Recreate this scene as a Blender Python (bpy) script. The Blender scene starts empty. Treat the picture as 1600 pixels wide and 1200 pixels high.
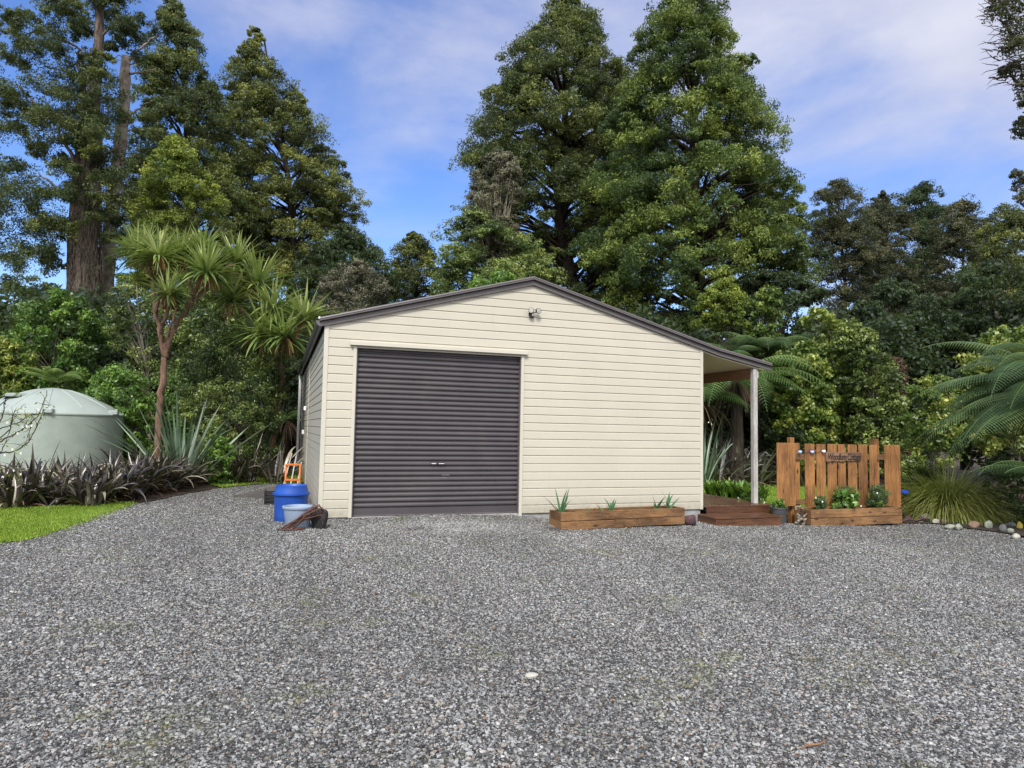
import bpy, math, random
import numpy as np
from mathutils import Vector, Matrix, geometry
rad = math.radians
sc = bpy.context.scene
# ------------------------------------------------------------------ camera
CAM = np.array([-.6474, -11.6054, 1.5102])
RT = np.array([.94631107, -.32270761, .01884574])
UP = np.array([-.03910993, -.05642533, .99764051])
FW = np.array([.32088281, .94481532, .06601699])
FOC = 1060.45
cd = bpy.data.cameras.new("camera"); cam = bpy.data.objects.new("camera", cd)
sc.collection.objects.link(cam); sc.camera = cam
cd.sensor_width = 36; cd.lens = 36 * FOC / 1600; cd.clip_end = 2000; cd.clip_start = .05
m = Matrix.Identity(4)
for i in range(3):
    m[i][0] = RT[i]; m[i][1] = UP[i]; m[i][2] = -FW[i]; m[i][3] = CAM[i]
cam.matrix_world = m
# ------------------------------------------------------------------ light
SUN_EL, SUN_AZ = 46, 205          # degrees; azimuth from +Y clockwise
sc.view_settings.view_transform = 'Standard'; sc.view_settings.look = 'None'
sc.view_settings.exposure = 0.55; sc.view_settings.gamma = 1
sc.render.resolution_x = 1024; sc.render.resolution_y = 768
sc.cycles.max_bounces = 6; sc.cycles.transparent_max_bounces = 8
sc.cycles.diffuse_bounces = 3; sc.cycles.transmission_bounces = 4; sc.cycles.use_denoising = True
w = bpy.data.worlds.new("World"); sc.world = w; w.use_nodes = True
N = w.node_tree.nodes; Lk = w.node_tree.links; N.clear()
def nn(t, **k):
    n = N.new(t)
    for a, b in k.items(): setattr(n, a, b)
    return n
sky = nn('ShaderNodeTexSky', sky_type='NISHITA', sun_disc=False)
sky.sun_elevation = rad(SUN_EL); sky.sun_rotation = rad(SUN_AZ); sky.ozone_density = 3; sky.dust_density = .3
tc = nn('ShaderNodeTexCoord')
mp = nn('ShaderNodeMapping'); mp.inputs['Scale'].default_value = (1.3, 1.3, 3.0); mp.inputs['Location'].default_value = (.35, .1, .2)
nz = nn('ShaderNodeTexNoise'); nz.inputs['Scale'].default_value = 1.6; nz.inputs['Detail'].default_value = 7; nz.inputs['Roughness'].default_value = .58; nz.inputs['Distortion'].default_value = .25
Lk.new(tc.outputs['Generated'], mp.inputs[0]); Lk.new(mp.outputs[0], nz.inputs['Vector'])
# cloud cover thickens toward the right of the view, overhead, and behind the viewer
def vdot(v):
    d = nn('ShaderNodeVectorMath', operation='DOT_PRODUCT'); Lk.new(tc.outputs['Generated'], d.inputs[0]); d.inputs[1].default_value = v
    return d.outputs['Value']
def mth(op, a, b=None, c=None):
    n = nn('ShaderNodeMath', operation=op)
    for i, x in enumerate((a, b, c)):
        if x is None: continue
        if hasattr(x, 'links'): Lk.new(x, n.inputs[i])
        else: n.inputs[i].default_value = x
    return n.outputs[0]
SKY_RIGHT, SKY_UP, SKY_BACK = 1.0, 1.7, 1.5
cov = mth('ADD', mth('MULTIPLY', vdot((.946, -.323, 0)), SKY_RIGHT), mth('MULTIPLY', vdot((0, 0, 1)), SKY_UP))
bk = mth('MAXIMUM', mth('MULTIPLY', vdot((-.32, -.94, 0)), SKY_BACK), -.25)
cov = mth('ADD', mth('ADD', cov, bk), mth('SUBTRACT', mth('MULTIPLY', mth('SUBTRACT', nz.outputs['Fac'], .5), 2.5), .38))
mr = nn('ShaderNodeMapRange', interpolation_type='SMOOTHSTEP'); Lk.new(cov, mr.inputs['Value'])
mr.inputs['From Min'].default_value = -.42; mr.inputs['From Max'].default_value = .75
mr.inputs['To Min'].default_value = .03; mr.inputs['To Max'].default_value = .97
hsv = nn('ShaderNodeHueSaturation'); hsv.inputs['Saturation'].default_value = 1.22; hsv.inputs['Value'].default_value = .155; hsv.inputs['Hue'].default_value = .514
Lk.new(sky.outputs[0], hsv.inputs['Color'])
nz2 = nn('ShaderNodeTexNoise'); nz2.inputs['Scale'].default_value = 4.2; nz2.inputs['Detail'].default_value = 5
Lk.new(mp.outputs[0], nz2.inputs['Vector'])
cc = nn('ShaderNodeMixRGB'); cc.inputs[1].default_value = (.41, .43, .565, 1); cc.inputs[2].default_value = (.53, .54, .625, 1)
mr3 = nn('ShaderNodeMapRange'); mr3.inputs['From Min'].default_value = .35; mr3.inputs['From Max'].default_value = .65; Lk.new(nz2.outputs['Fac'], mr3.inputs[0])
Lk.new(mr3.outputs[0], cc.inputs[0])
# the bright, sun-lit cloud deck behind the viewer
br = nn('ShaderNodeMapRange', interpolation_type='SMOOTHSTEP'); Lk.new(vdot((-.25, -.75, .6)), br.inputs['Value'])
br.inputs['From Min'].default_value = .25; br.inputs['From Max'].default_value = 1; br.inputs['To Min'].default_value = 1; br.inputs['To Max'].default_value = 2.6
wmx = nn('ShaderNodeMixRGB'); wmx.inputs[2].default_value = (.46, .46, .465, 1); Lk.new(mth('MINIMUM', mth('MULTIPLY', mth('SUBTRACT', br.outputs[0], 1.0), 1.2), 1.0), wmx.inputs[0]); Lk.new(cc.outputs[0], wmx.inputs[1])
cb = nn('ShaderNodeVectorMath', operation='SCALE'); Lk.new(wmx.outputs[0], cb.inputs[0]); Lk.new(br.outputs[0], cb.inputs['Scale'])
mx = nn('ShaderNodeMixRGB'); Lk.new(mr.outputs[0], mx.inputs[0]); Lk.new(hsv.outputs[0], mx.inputs[1]); Lk.new(cb.outputs[0], mx.inputs[2])
bg = nn('ShaderNodeBackground'); bg.inputs['Strength'].default_value = 1.0
wo = nn('ShaderNodeOutputWorld'); Lk.new(mx.outputs[0], bg.inputs[0]); Lk.new(bg.outputs[0], wo.inputs[0])
sd = bpy.data.lights.new("sun", 'SUN'); sun = bpy.data.objects.new("sun", sd); sc.collection.objects.link(sun)
sd.energy = 2.5; sd.angle = rad(14); sd.color = (1, .95, .88)
sv = Vector((math.sin(rad(SUN_AZ)) * math.cos(rad(SUN_EL)), math.cos(rad(SUN_AZ)) * math.cos(rad(SUN_EL)), math.sin(rad(SUN_EL))))
sun.rotation_euler = sv.to_track_quat('Z', 'Y').to_euler()

# ------------------------------------------------------------------ helpers
RNG = np.random.default_rng(7)
def at(px, py, D): return CAM + FW * D + RT * ((px - 800) / FOC * D) - UP * ((py - 600) / FOC * D)
def gz(x, y=0):
    x = np.asarray(x, float)
    return -0.02 - 0.027 * np.clip(x, 0, 12)
def gpt(px, py, dz=0):
    d = FW + RT * ((px - 800) / FOC) - UP * ((py - 600) / FOC); z = 0
    for _ in range(30):
        P = CAM + d * ((z + dz - CAM[2]) / d[2]); z = float(gz(P[0]))
    return P
def wallp(px, py, Y=0):
    d = FW + RT * ((px - 800) / FOC) - UP * ((py - 600) / FOC); return CAM + d * ((Y - CAM[1]) / d[1])
def pxs(D): return D / FOC

def tag(o, label=None, cat=None, group=None, kind=None):
    if label: o['label'] = label
    if cat: o['category'] = cat
    if group: o['group'] = group
    if kind: o['kind'] = kind
    return o
def thing(name, label, cat, loc=(0, 0, 0), group=None):
    o = bpy.data.objects.new(name, None); sc.collection.objects.link(o)
    o.location = loc; o.empty_display_size = .1
    return tag(o, label, cat, group)
def origin(o):
    v = Vector((0, 0, 0))
    while o is not None: v += o.location; o = o.parent
    return np.array(v)

class MB:
    def __init__(s): s.v = []; s.f = []; s.n = 0; s.a = []
    def add(s, v, f, tint=None):
        v = np.asarray(v, float).reshape(-1, 3)
        s.v.append(v)
        if isinstance(f, np.ndarray): s.f.append(f + s.n)
        else: s.f.append([[i + s.n for i in q] for q in f])
        s.a.append(np.full(len(v), .5) if tint is None else np.broadcast_to(np.asarray(tint, float), (len(v),)))
        s.n += len(v); return s
    def box(s, lo, hi, b=0.0, R=None, c=None, tint=None):
        """axis-aligned box lo..hi, edges chamfered by b, optionally rotated by R about c"""
        lo = np.array(lo, float); hi = np.array(hi, float); lo, hi = np.minimum(lo, hi), np.maximum(lo, hi)
        if b <= 0:
            v = np.array([[(lo, hi)[i][0], (lo, hi)[j][1], (lo, hi)[k][2]] for i in (0, 1) for j in (0, 1) for k in (0, 1)])
            f = [(0, 1, 3, 2), (4, 6, 7, 5), (0, 4, 5, 1), (2, 3, 7, 6), (0, 2, 6, 4), (1, 5, 7, 3)]
        else:
            b = min(b, (hi - lo).min() * .45); v = []; idx = {}
            for i in (0, 1):
                for j in (0, 1):
                    for k in (0, 1):
                        P = np.array([(lo, hi)[i][0], (lo, hi)[j][1], (lo, hi)[k][2]]); S = np.array([1 - 2 * i, 1 - 2 * j, 1 - 2 * k]) * b
                        for a in range(3):
                            q = P + S; q[a] = P[a]; idx[(i, j, k, a)] = len(v); v.append(q)
            g = lambda i, j, k, a: idx[(i, j, k, a)]
            f = []
            for sgn in (0, 1):
                f.append([g(sgn, 0, 0, 0), g(sgn, 0, 1, 0), g(sgn, 1, 1, 0), g(sgn, 1, 0, 0)][::(1 if sgn == 0 else -1)])
                f.append([g(0, sgn, 0, 1), g(1, sgn, 0, 1), g(1, sgn, 1, 1), g(0, sgn, 1, 1)][::(1 if sgn == 0 else -1)])
                f.append([g(0, 0, sgn, 2), g(0, 1, sgn, 2), g(1, 1, sgn, 2), g(1, 0, sgn, 2)][::(1 if sgn == 0 else -1)])
            for p in (0, 1):
                for q in (0, 1):
                    f.append([g(0, p, q, 1), g(1, p, q, 1), g(1, p, q, 2), g(0, p, q, 2)])
                    f.append([g(p, 0, q, 0), g(p, 1, q, 0), g(p, 1, q, 2), g(p, 0, q, 2)])
                    f.append([g(p, q, 0, 0), g(p, q, 1, 0), g(p, q, 1, 1), g(p, q, 0, 1)])
            for i in (0, 1):
                for j in (0, 1):
                    for k in (0, 1): f.append([g(i, j, k, 0), g(i, j, k, 1), g(i, j, k, 2)])
            v = np.array(v)
        if R is not None:
            c = (lo + hi) / 2 if c is None else np.array(c); v = (v - c) @ np.array(R).T + c
        return s.add(v, f, tint)
    def tube(s, P, r, n=8, cap=True, tint=None, wob=0):
        P = np.asarray(P, float); k = len(P); r = np.broadcast_to(np.asarray(r, float), (k,))
        T = np.gradient(P, axis=0); T /= np.linalg.norm(T, axis=1)[:, None] + 1e-9
        ref = np.array([0, 0, 1.]) if abs(T[:, 2]).mean() < .8 else np.array([1., 0, 0])
        A = np.cross(T, ref); A /= np.linalg.norm(A, axis=1)[:, None] + 1e-9; B = np.cross(T, A)
        th = np.arange(n) / n * 2 * np.pi
        rr = r[:, None] * (1 + (RNG.uniform(-wob, wob, (k, n)) if wob else 0))
        V = P[:, None] + rr[..., None] * (np.cos(th)[None, :, None] * A[:, None] + np.sin(th)[None, :, None] * B[:, None])
        f = []
        for i in range(k - 1):
            for j in range(n):
                f.append([i * n + j, (i + 1) * n + j, (i + 1) * n + (j + 1) % n, i * n + (j + 1) % n])
        if cap: f.append(list(range(n))); f.append([(k - 1) * n + j for j in range(n)][::-1])
        return s.add(V.reshape(-1, 3), f, tint)
    def lathe(s, c, prof, n=32, tint=None):
        c = np.array(c, float); th = np.arange(n) / n * 2 * np.pi; k = len(prof)
        V = np.array([[c[0] + r * math.cos(t), c[1] + r * math.sin(t), c[2] + z] for r, z in prof for t in th]); f = []
        for i in range(k - 1):
            for j in range(n): f.append([i * n + j, i * n + (j + 1) % n, (i + 1) * n + (j + 1) % n, (i + 1) * n + j])
        if prof[0][0] > 1e-4: f.append([j for j in range(n)][::-1])
        if prof[-1][0] > 1e-4: f.append([(k - 1) * n + j for j in range(n)])
        return s.add(V, f, tint)
    def build(s, name, mat, parent=None, smooth=False, auto=None):
        V = np.concatenate(s.v); o3 = origin(parent) if parent is not None else np.zeros(3)
        V = V - o3
        me = bpy.data.meshes.new(name)
        if all(isinstance(f, np.ndarray) for f in s.f):
            F = np.concatenate(s.f); nf, k = F.shape
            me.vertices.add(len(V)); me.vertices.foreach_set('co', V.astype(np.float32).ravel())
            me.loops.add(nf * k); me.loops.foreach_set('vertex_index', F.astype(np.int32).ravel())
            me.polygons.add(nf); me.polygons.foreach_set('loop_start', (np.arange(nf) * k).astype(np.int32))
            me.update(calc_edges=True)
        else:
            me.from_pydata(V.tolist(), [], [list(map(int, q)) for f in s.f for q in f]); me.update()
        at_ = me.attributes.new('tint', 'FLOAT', 'POINT'); at_.data.foreach_set('value', np.concatenate(s.a).astype(np.float32))
        if smooth:
            me.polygons.foreach_set('use_smooth', np.ones(len(me.polygons), bool))
            if auto: me.set_sharp_from_angle(angle=rad(auto))
        me.materials.append(mat)
        o = bpy.data.objects.new(name, me); sc.collection.objects.link(o)
        if parent is not None: o.parent = parent
        return o

# ------------------------------------------------------------------ materials
class G:
    def __init__(s, name):
        s.m = bpy.data.materials.new(name); s.m.use_nodes = True; s.t = s.m.node_tree; s.t.nodes.clear()
        s.out = s.n('ShaderNodeOutputMaterial')
        s.p = s.n('ShaderNodeBsdfPrincipled'); s.l(s.p.outputs[0], s.out.inputs[0])
    def n(s, t, **k):
        n = s.t.nodes.new(t)
        for a, b in k.items():
            if a in n.inputs.keys() if not hasattr(n, a) else False: n.inputs[a].default_value = b
            else: setattr(n, a, b)
        return n
    def l(s, a, b): s.t.links.new(a, b)
    def noise(s, scale, detail=4, rough=.5, vec=None, dist=0):
        n = s.n('ShaderNodeTexNoise'); n.inputs['Scale'].default_value = scale; n.inputs['Detail'].default_value = detail
        n.inputs['Roughness'].default_value = rough; n.inputs['Distortion'].default_value = dist
        s.l(vec if vec is not None else s.obj(), n.inputs['Vector']); return n.outputs['Fac']
    def obj(s):
        if not hasattr(s, '_tc'): s._tc = s.n('ShaderNodeTexCoord')
        return s._tc.outputs['Object']
    def world(s): return s.n('ShaderNodeNewGeometry').outputs['Position']
    def map(s, sc_, vec=None, loc=None):
        n = s.n('ShaderNodeMapping'); n.inputs['Scale'].default_value = sc_; s.l(vec if vec is not None else s.obj(), n.inputs[0])
        if loc is not None: s.l(loc, n.inputs['Location'])
        return n.outputs[0]
    def ramp(s, fac, stops, interp='LINEAR'):
        n = s.n('ShaderNodeValToRGB'); n.color_ramp.interpolation = interp; e = n.color_ramp.elements
        while len(e) < len(stops): e.new(.5)
        for i, (p, c) in enumerate(stops):
            e[i].position = p; e[i].color = (*c, 1) if not isinstance(c, (int, float)) else (c, c, c, 1)
        s.l(fac, n.inputs[0]); return n.outputs[0]
    def mix(s, f, a, b, mode='MIX'):
        n = s.n('ShaderNodeMixRGB', blend_type=mode)
        for i, x in enumerate((f, a, b)):
            if hasattr(x, 'links'): s.l(x, n.inputs[i])
            elif isinstance(x, (int, float)): n.inputs[i].default_value = x if i == 0 else (x, x, x, 1)
            else: n.inputs[i].default_value = (*x, 1)
        return n.outputs[0]
    def math(s, op, a, b=None):
        n = s.n('ShaderNodeMath', operation=op)
        for i, x in enumerate((a, b)):
            if x is None: continue
            if hasattr(x, 'links'): s.l(x, n.inputs[i])
            else: n.inputs[i].default_value = x
        return n.outputs[0]
    def attr(s, name, typ='GEOMETRY'):
        n = s.n('ShaderNodeAttribute', attribute_type=typ); n.attribute_name = name; return n.outputs['Fac']
    def rnd(s): return s.n('ShaderNodeObjectInfo').outputs['Random']
    def bump(s, h, strength=.3, dist=.01):
        n = s.n('ShaderNodeBump'); n.inputs['Strength'].default_value = strength; n.inputs['Distance'].default_value = dist
        s.l(h, n.inputs['Height']); s.l(n.outputs[0], s.p.inputs['Normal']); return s
    def col(s, c):
        if hasattr(c, 'links'): s.l(c, s.p.inputs['Base Color'])
        else: s.p.inputs['Base Color'].default_value = (*c, 1)
        return s
    def rough(s, r):
        if hasattr(r, 'links'): s.l(r, s.p.inputs['Roughness'])
        else: s.p.inputs['Roughness'].default_value = r
        return s
    def metal(s, v): s.p.inputs['Metallic'].default_value = v; return s
    def spec(s, v): s.p.inputs['Specular IOR Level'].default_value = v; return s

def paint(name, c, rough=.5, var=.12, scale=3, bump=.0, spec=.5, dirt=None):
    g = G(name); n = g.noise(scale, 5); lo = [x * (1 - var) for x in c]; hi = [min(1, x * (1 + var)) for x in c]
    cc = g.ramp(n, [(.3, lo), (.7, hi)])
    if dirt:
        n2 = g.noise(1.2, 6, .65); cc = g.mix(g.ramp(n2, [(.5, 0.), (.75, .5)]), cc, dirt)
    g.col(cc).rough(rough).spec(spec)
    if bump: g.bump(g.noise(scale * 12, 4), bump, .004)
    return g.m
def wood(name, dark, light, axis='X', rough=.65, knots=True, per=True, wet=0):
    g = G(name); st = {'X': (.9, 14, 14), 'Y': (14, .9, 14), 'Z': (14, 14, .9)}[axis]
    off = g.n('ShaderNodeCombineXYZ')
    if per:
        r = g.math('MULTIPLY', g.rnd(), 37); [g.l(r, off.inputs[i]) for i in range(3)]
    v = g.map(st, loc=off.outputs[0])
    n = g.noise(2.6, 7, .68, v, 1.0); n2 = g.noise(16, 5, .65, v, .4)
    big = g.noise(1.3, 3, .5, g.map((1, 1, 1), loc=off.outputs[0]))
    f = g.math('ADD', g.math('MULTIPLY', n, .6), g.math('MULTIPLY', big, .5))
    c = g.ramp(f, [(.42, dark), (.66, light)])
    c = g.mix(g.ramp(n2, [(.42, 0.), (.72, .75)]), c, [x * .5 for x in dark])
    if knots:
        vk = g.n('ShaderNodeTexVoronoi'); vk.inputs['Scale'].default_value = 1
        sk = {'X': (2.6, 6.5, 6.5), 'Y': (6.5, 2.6, 6.5), 'Z': (6.5, 6.5, 2.6)}[axis]
        g.l(g.map(sk, loc=off.outputs[0]), vk.inputs['Vector'])
        k = g.ramp(vk.outputs['Distance'], [(.0, 1.), (.10, .9), (.19, 0.)])
        c = g.mix(k, c, (.035, .016, .008))
    if per: c = g.mix(.55, c, g.mix(g.rnd(), 0.78, 1.15), 'MULTIPLY')
    g.col(c).rough(rough).bump(n2, .25, .003)
    return g.m
def leafmat(name, dark, mid, light, trans=.25, rough=.5, spec=.35, scale=.35):
    g = G(name); t = g.attr('tint'); n = g.noise(scale, 3, .5, g.world())
    f = g.math('ADD', g.math('MULTIPLY', t, .75), g.math('MULTIPLY', g.math('SUBTRACT', n, .25), .5))
    K = 1.55 if 'pine' not in name and 'olive' not in name else 1.85; dark, mid, light = [tuple(min(.6, x * K) for x in q) for q in (dark, mid, light)]
    c = g.ramp(f, [(.15, dark), (.5, mid), (.9, light)])
    g.col(c).rough(rough).spec(spec)
    tr = g.n('ShaderNodeBsdfTranslucent'); g.l(g.mix(.5, c, (.25, .32, .05), 'MIX'), tr.inputs[0])
    mxs = g.n('ShaderNodeMixShader'); mxs.inputs[0].default_value = trans
    g.l(g.p.outputs[0], mxs.inputs[1]); g.l(tr.outputs[0], mxs.inputs[2]); g.l(mxs.outputs[0], g.out.inputs[0])
    return g.m
def barkmat(name, dark, light, scale=6, stretch=(1, 1, .25)):
    g = G(name); v = g.map(stretch); n = g.noise(scale, 6, .65, v, .6)
    g.col(g.ramp(n, [(.32, dark), (.7, light)])).rough(.9).spec(.2).bump(n, .8, .03); return g.m

M = {}
g = G('cream_steel'); n = g.noise(1.1, 5, .6); c = g.ramp(n, [(.3, (.49, .462, .385)), (.7, (.53, .50, .42))])
sx = g.n('ShaderNodeSeparateXYZ'); g.l(g.obj(), sx.inputs[0]); low = g.ramp(sx.outputs['Z'], [(0.0, 1.), (.32, 0.)])
c = g.mix(g.math('MULTIPLY', low, g.ramp(g.noise(9, 6, .7), [(.35, .15), (.7, .75)])), c, (.25, .225, .175))
c = g.mix(g.ramp(g.noise(2.2, 6, .7, g.map((6, 6, .6))), [(.55, 0.), (.8, .28)]), c, (.36, .345, .29))
g.col(c).rough(.42).spec(.4).bump(g.noise(1.3, 2, .5), .12, .02); M['cream'] = g.m
M['cream_trim'] = paint('cream_trim', (.54, .515, .44), .4, .03, 1.2, spec=.4)
M['roof'] = paint('roof_steel', (.115, .102, .106), .38, .10, 4, spec=.5)
M['door'] = paint('door_steel', (.064, .056, .064), .45, .12, 2, spec=.5, dirt=(.10, .09, .09))
M['concrete'] = paint('concrete', (.30, .30, .30), .9, .25, 7, bump=.3)
M['white'] = paint('white_plastic', (.82, .83, .84), .4, .05)
M['black'] = paint('black_plastic', (.015, .015, .017), .45, .2)
M['soffit'] = paint('soffit_board', (.72, .64, .46), .6, .05)
M['glass'] = paint('lamp_glass', (.55, .55, .5), .12, .05)
M['silver'] = paint('silver_metal', (.6, .6, .62), .25, .05); 
M['timber_brown'] = wood('porch_timber', (.16, .075, .035), (.34, .18, .09), 'Y', knots=False, per=False)
M['post_grey'] = wood('weathered_post', (.30, .28, .265), (.66, .64, .61), 'Z', knots=False)
M['deck'] = wood('stained_deck', (.055, .024, .013), (.18, .080, .040), 'X', rough=.35, knots=False)
M['deck_top'] = wood('wet_deck_top', (.09, .045, .028), (.22, .12, .08), 'Y', rough=.22, knots=False)
M['picket'] = wood('picket_pine', (.10, .042, .014), (.45, .21, .066), 'Z')
M['planter'] = wood('planter_pine', (.085, .042, .018), (.34, .18, .075), 'X')
M['ramp'] = wood('dark_ramp', (.05, .045, .04), (.16, .15, .14), 'X', knots=False)
M['sign'] = wood('sign_wood', (.09, .05, .03), (.30, .18, .11), 'X', knots=False)
M['carved'] = paint('carved_dark', (.03, .014, .01), .8, .3, 20)
M['soil'] = paint('soil', (.035, .024, .017), .95, .5, 14, bump=1)
M['bark_vine'] = barkmat('vine_bark', (.055, .042, .036), (.30, .235, .20), 5, (1, 1, .3))
M['bark_dark'] = barkmat('dark_bark', (.02, .016, .013), (.095, .075, .06))
M['bark_pale'] = barkmat('pale_bark', (.10, .08, .065), (.46, .40, .33), 3, (1, 1, .8))
M['bark_red'] = barkmat('red_bark', (.07, .042, .03), (.29, .18, .13), 8)
M['twig'] = barkmat('twig', (.10, .09, .075), (.30, .27, .22), 8)
M['dead'] = leafmat('dead_leaf', (.05, .025, .012), (.16, .075, .03), (.34, .20, .10), .15)
LM = dict(
    pine=leafmat('pine_foliage', (.011, .020, .010), (.040, .056, .018), (.125, .140, .034)),
    pine2=leafmat('pine_foliage_green', (.010, .021, .009), (.042, .070, .018), (.145, .180, .036)),
    olive=leafmat('olive_foliage', (.014, .022, .010), (.055, .070, .022), (.165, .175, .042)),
    yellow=leafmat('yellow_green_foliage', (.035, .058, .012), (.115, .155, .024), (.24, .27, .045)),
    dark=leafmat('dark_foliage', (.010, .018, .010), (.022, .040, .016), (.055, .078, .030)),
    brown=leafmat('brown_green_foliage', (.018, .022, .013), (.042, .048, .026), (.100, .098, .052)),
    grey=leafmat('grey_foliage', (.035, .035, .025), (.09, .088, .06), (.18, .17, .12)),
    bright=leafmat('bright_broadleaf', (.022, .050, .012), (.065, .135, .024), (.19, .30, .055), .3, .38, .5),
    lime=leafmat('lime_broadleaf', (.020, .038, .010), (.105, .165, .03), (.42, .48, .10), .35, .4, .5),
    mid=leafmat('mid_green_shrub', (.014, .026, .010), (.065, .100, .026), (.23, .28, .075), .25, .4, .5),
    cabbage=leafmat('cabbage_leaf', (.040, .070, .022), (.17, .235, .06), (.46, .52, .2), .2, .4, .5),
    flaxd=leafmat('bronze_flax', (.012, .009, .009), (.050, .040, .036), (.30, .27, .20), .1, .3, .7, 3),
    flaxg=leafmat('green_flax', (.035, .058, .035), (.11, .165, .105), (.28, .36, .25), .12, .32, .6, 2),
    fern=leafmat('fern_frond', (.025, .055, .020), (.070, .125, .040), (.19, .27, .085), .35, .5, .3, 1),
    ferndk=leafmat('dark_fern_frond', (.016, .036, .016), (.042, .078, .030), (.12, .175, .065), .3, .45, .4, 1),
    tuss=leafmat('tussock', (.07, .09, .02), (.20, .22, .05), (.50, .45, .18), .25, .5, .3, 2),
    lawn=leafmat('lawn_grass', (.06, .11, .012), (.14, .225, .022), (.30, .36, .07), .3, .5, .3, 1),
)

# ------------------------------------------------------------------ ground
def cdt_sheet(name, poly, step, mat, dz, hole=None, jitter=.3, kind='structure'):
    poly = [tuple(map(float, p[:2])) for p in poly]
    xs = [p[0] for p in poly]; ys = [p[1] for p in poly]
    pts = [Vector(p) for p in poly]; nb = len(pts)
    rr = np.random.default_rng(3)
    for x in np.arange(min(xs), max(xs), step):
        for y in np.arange(min(ys), max(ys), step):
            pts.append(Vector((x + rr.uniform(-.2, .2) * step, y + rr.uniform(-.2, .2) * step)))
    out = geometry.delaunay_2d_cdt(pts, [], [list(range(nb))], 1, 1e-5)
    V = np.array([(p.x, p.y) for p in out[0]]); F = [list(f) for f in out[2]]
    z = gz(V[:, 0]) + dz + .012 * np.sin(V[:, 0] * 1.7 + 1) * np.sin(V[:, 1] * 1.3)
    sm = lambda t: np.clip(t, 0, 1) ** 2 * (3 - 2 * np.clip(t, 0, 1))
    z = z + .085 * sm((4.2 - V[:, 0]) / .9) * sm(V[:, 0] / 2.2) * sm((V[:, 1] + 1.6) / 1.5)
    mb = MB(); mb.add(np.c_[V, z], F)
    o = mb.build(name, mat, smooth=True); tag(o, kind=kind); return o
def smoothpoly(P, n=6, closed=False):
    P = np.array([p[:2] for p in P], float); out = []
    for i in range(len(P) - 1):
        p0 = P[max(i - 1, 0)]; p1 = P[i]; p2 = P[i + 1]; p3 = P[min(i + 2, len(P) - 1)]
        for t in np.arange(n) / n:
            out.append(.5 * ((2 * p1) + (-p0 + p2) * t + (2 * p0 - 5 * p1 + 4 * p2 - p3) * t * t + (-p0 + 3 * p1 - 3 * p2 + p3) * t ** 3))
    out.append(P[-1]); return [tuple(p) for p in out]

g = G('forest_soil'); n = g.noise(.8, 6, .6, g.world()); n2 = g.noise(14, 5, .7, g.world())
g.col(g.mix(g.math('MULTIPLY', n2, .8), g.ramp(n, [(.35, (.025, .017, .011)), (.6, (.06, .038, .022)), (.75, (.04, .05, .015))]), (.09, .05, .028))).rough(.95).bump(n2, .8, .05)
MS = g.m
mb = MB()
gx = np.concatenate([np.linspace(-400, -20, 20), np.linspace(-18, 30, 49), np.linspace(35, 500, 24)]); gy = np.concatenate([np.linspace(-200, -14, 20), np.linspace(-12, 30, 43), np.linspace(35, 600, 24)])
GX, GY = np.meshgrid(gx, gy, indexing='ij'); Z = gz(GX) - .035
V = np.c_[GX.ravel(), GY.ravel(), Z.ravel()]; ny = len(gy)
I, J = np.meshgrid(np.arange(len(gx) - 1), np.arange(ny - 1), indexing='ij'); a = (I * ny + J).ravel()
mb.add(V, np.c_[a, a + ny, a + ny + 1, a + 1]); tag(mb.build('forest_floor', MS, smooth=True), kind='structure')

# gravel yard
g = G('gravel'); wv = g.world()
vo = g.n('ShaderNodeTexVoronoi'); vo.inputs['Scale'].default_value = 62; g.l(g.map((1, 1, 1), wv), vo.inputs['Vector'])
sep = g.n('ShaderNodeSeparateColor'); g.l(vo.outputs['Color'], sep.inputs[0])
c = g.ramp(sep.outputs[0], [(0, (.05, .05, .05)), (.4, (.14, .14, .138)), (.75, (.27, .27, .262)), (.93, (.42, .42, .41)), (1, (.60, .59, .57))])
c = g.mix(g.ramp(sep.outputs[1], [(.86, 0.), (.95, .5)]), c, (.25, .15, .10))
gap = g.ramp(vo.outputs['Distance'], [(.35, 0.), (.75, 1.)])
c = g.mix(.38, g.mix(gap, c, (.022, .021, .02)), (.015, .015, .015))
moss = g.math('MULTIPLY', g.ramp(g.noise(1.1, 6, .7, wv), [(.56, 0.), (.70, 1.)]), g.ramp(g.noise(22, 3, .6, wv), [(.45, 0.), (.62, .75)]))
c = g.mix(moss, c, (.12, .145, .03))
tone = g.ramp(g.noise(.45, 4, .6, wv), [(.3, .82), (.7, 1.15)])
c = g.mix(1.0, c, tone, 'MULTIPLY')
g.col(c).rough(.7).spec(.35).bump(g.math('SUBTRACT', 1.0, vo.outputs['Distance']), .9, .012)
MG = g.m
lawn_edge = [gpt(*p)[:2] for p in [(-60, 862), (0, 848), (40, 843), (100, 825), (150, 808), (185, 795), (203, 788)]]
lawn_edge = smoothpoly(lawn_edge)
rock_edge = [(12.25, -.55), (12.6, -.75), (12.6, -1.3), (12.75, -2.0), (12.6, -2.8), (13.2, -4.5), (15, -7)]
gravel_poly = [(-3.24, 2.75)] + [tuple(gpt(*p)[:2]) for p in [(235, 783), (290, 772), (345, 762)]] + [(-1.2, 6.9), (-.1, 7.1), (.3, 5), (.3, .3), (7.2, .3), (7.2, -.45), (8.8, -.45), (12.0, -.45)] + smoothpoly(rock_edge, 4) + [(16, -16), (-14, -16), (-14, -4)] + lawn_edge[:-1]
gravel = cdt_sheet('gravel_yard', gravel_poly, .5, MG, 0)
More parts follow.
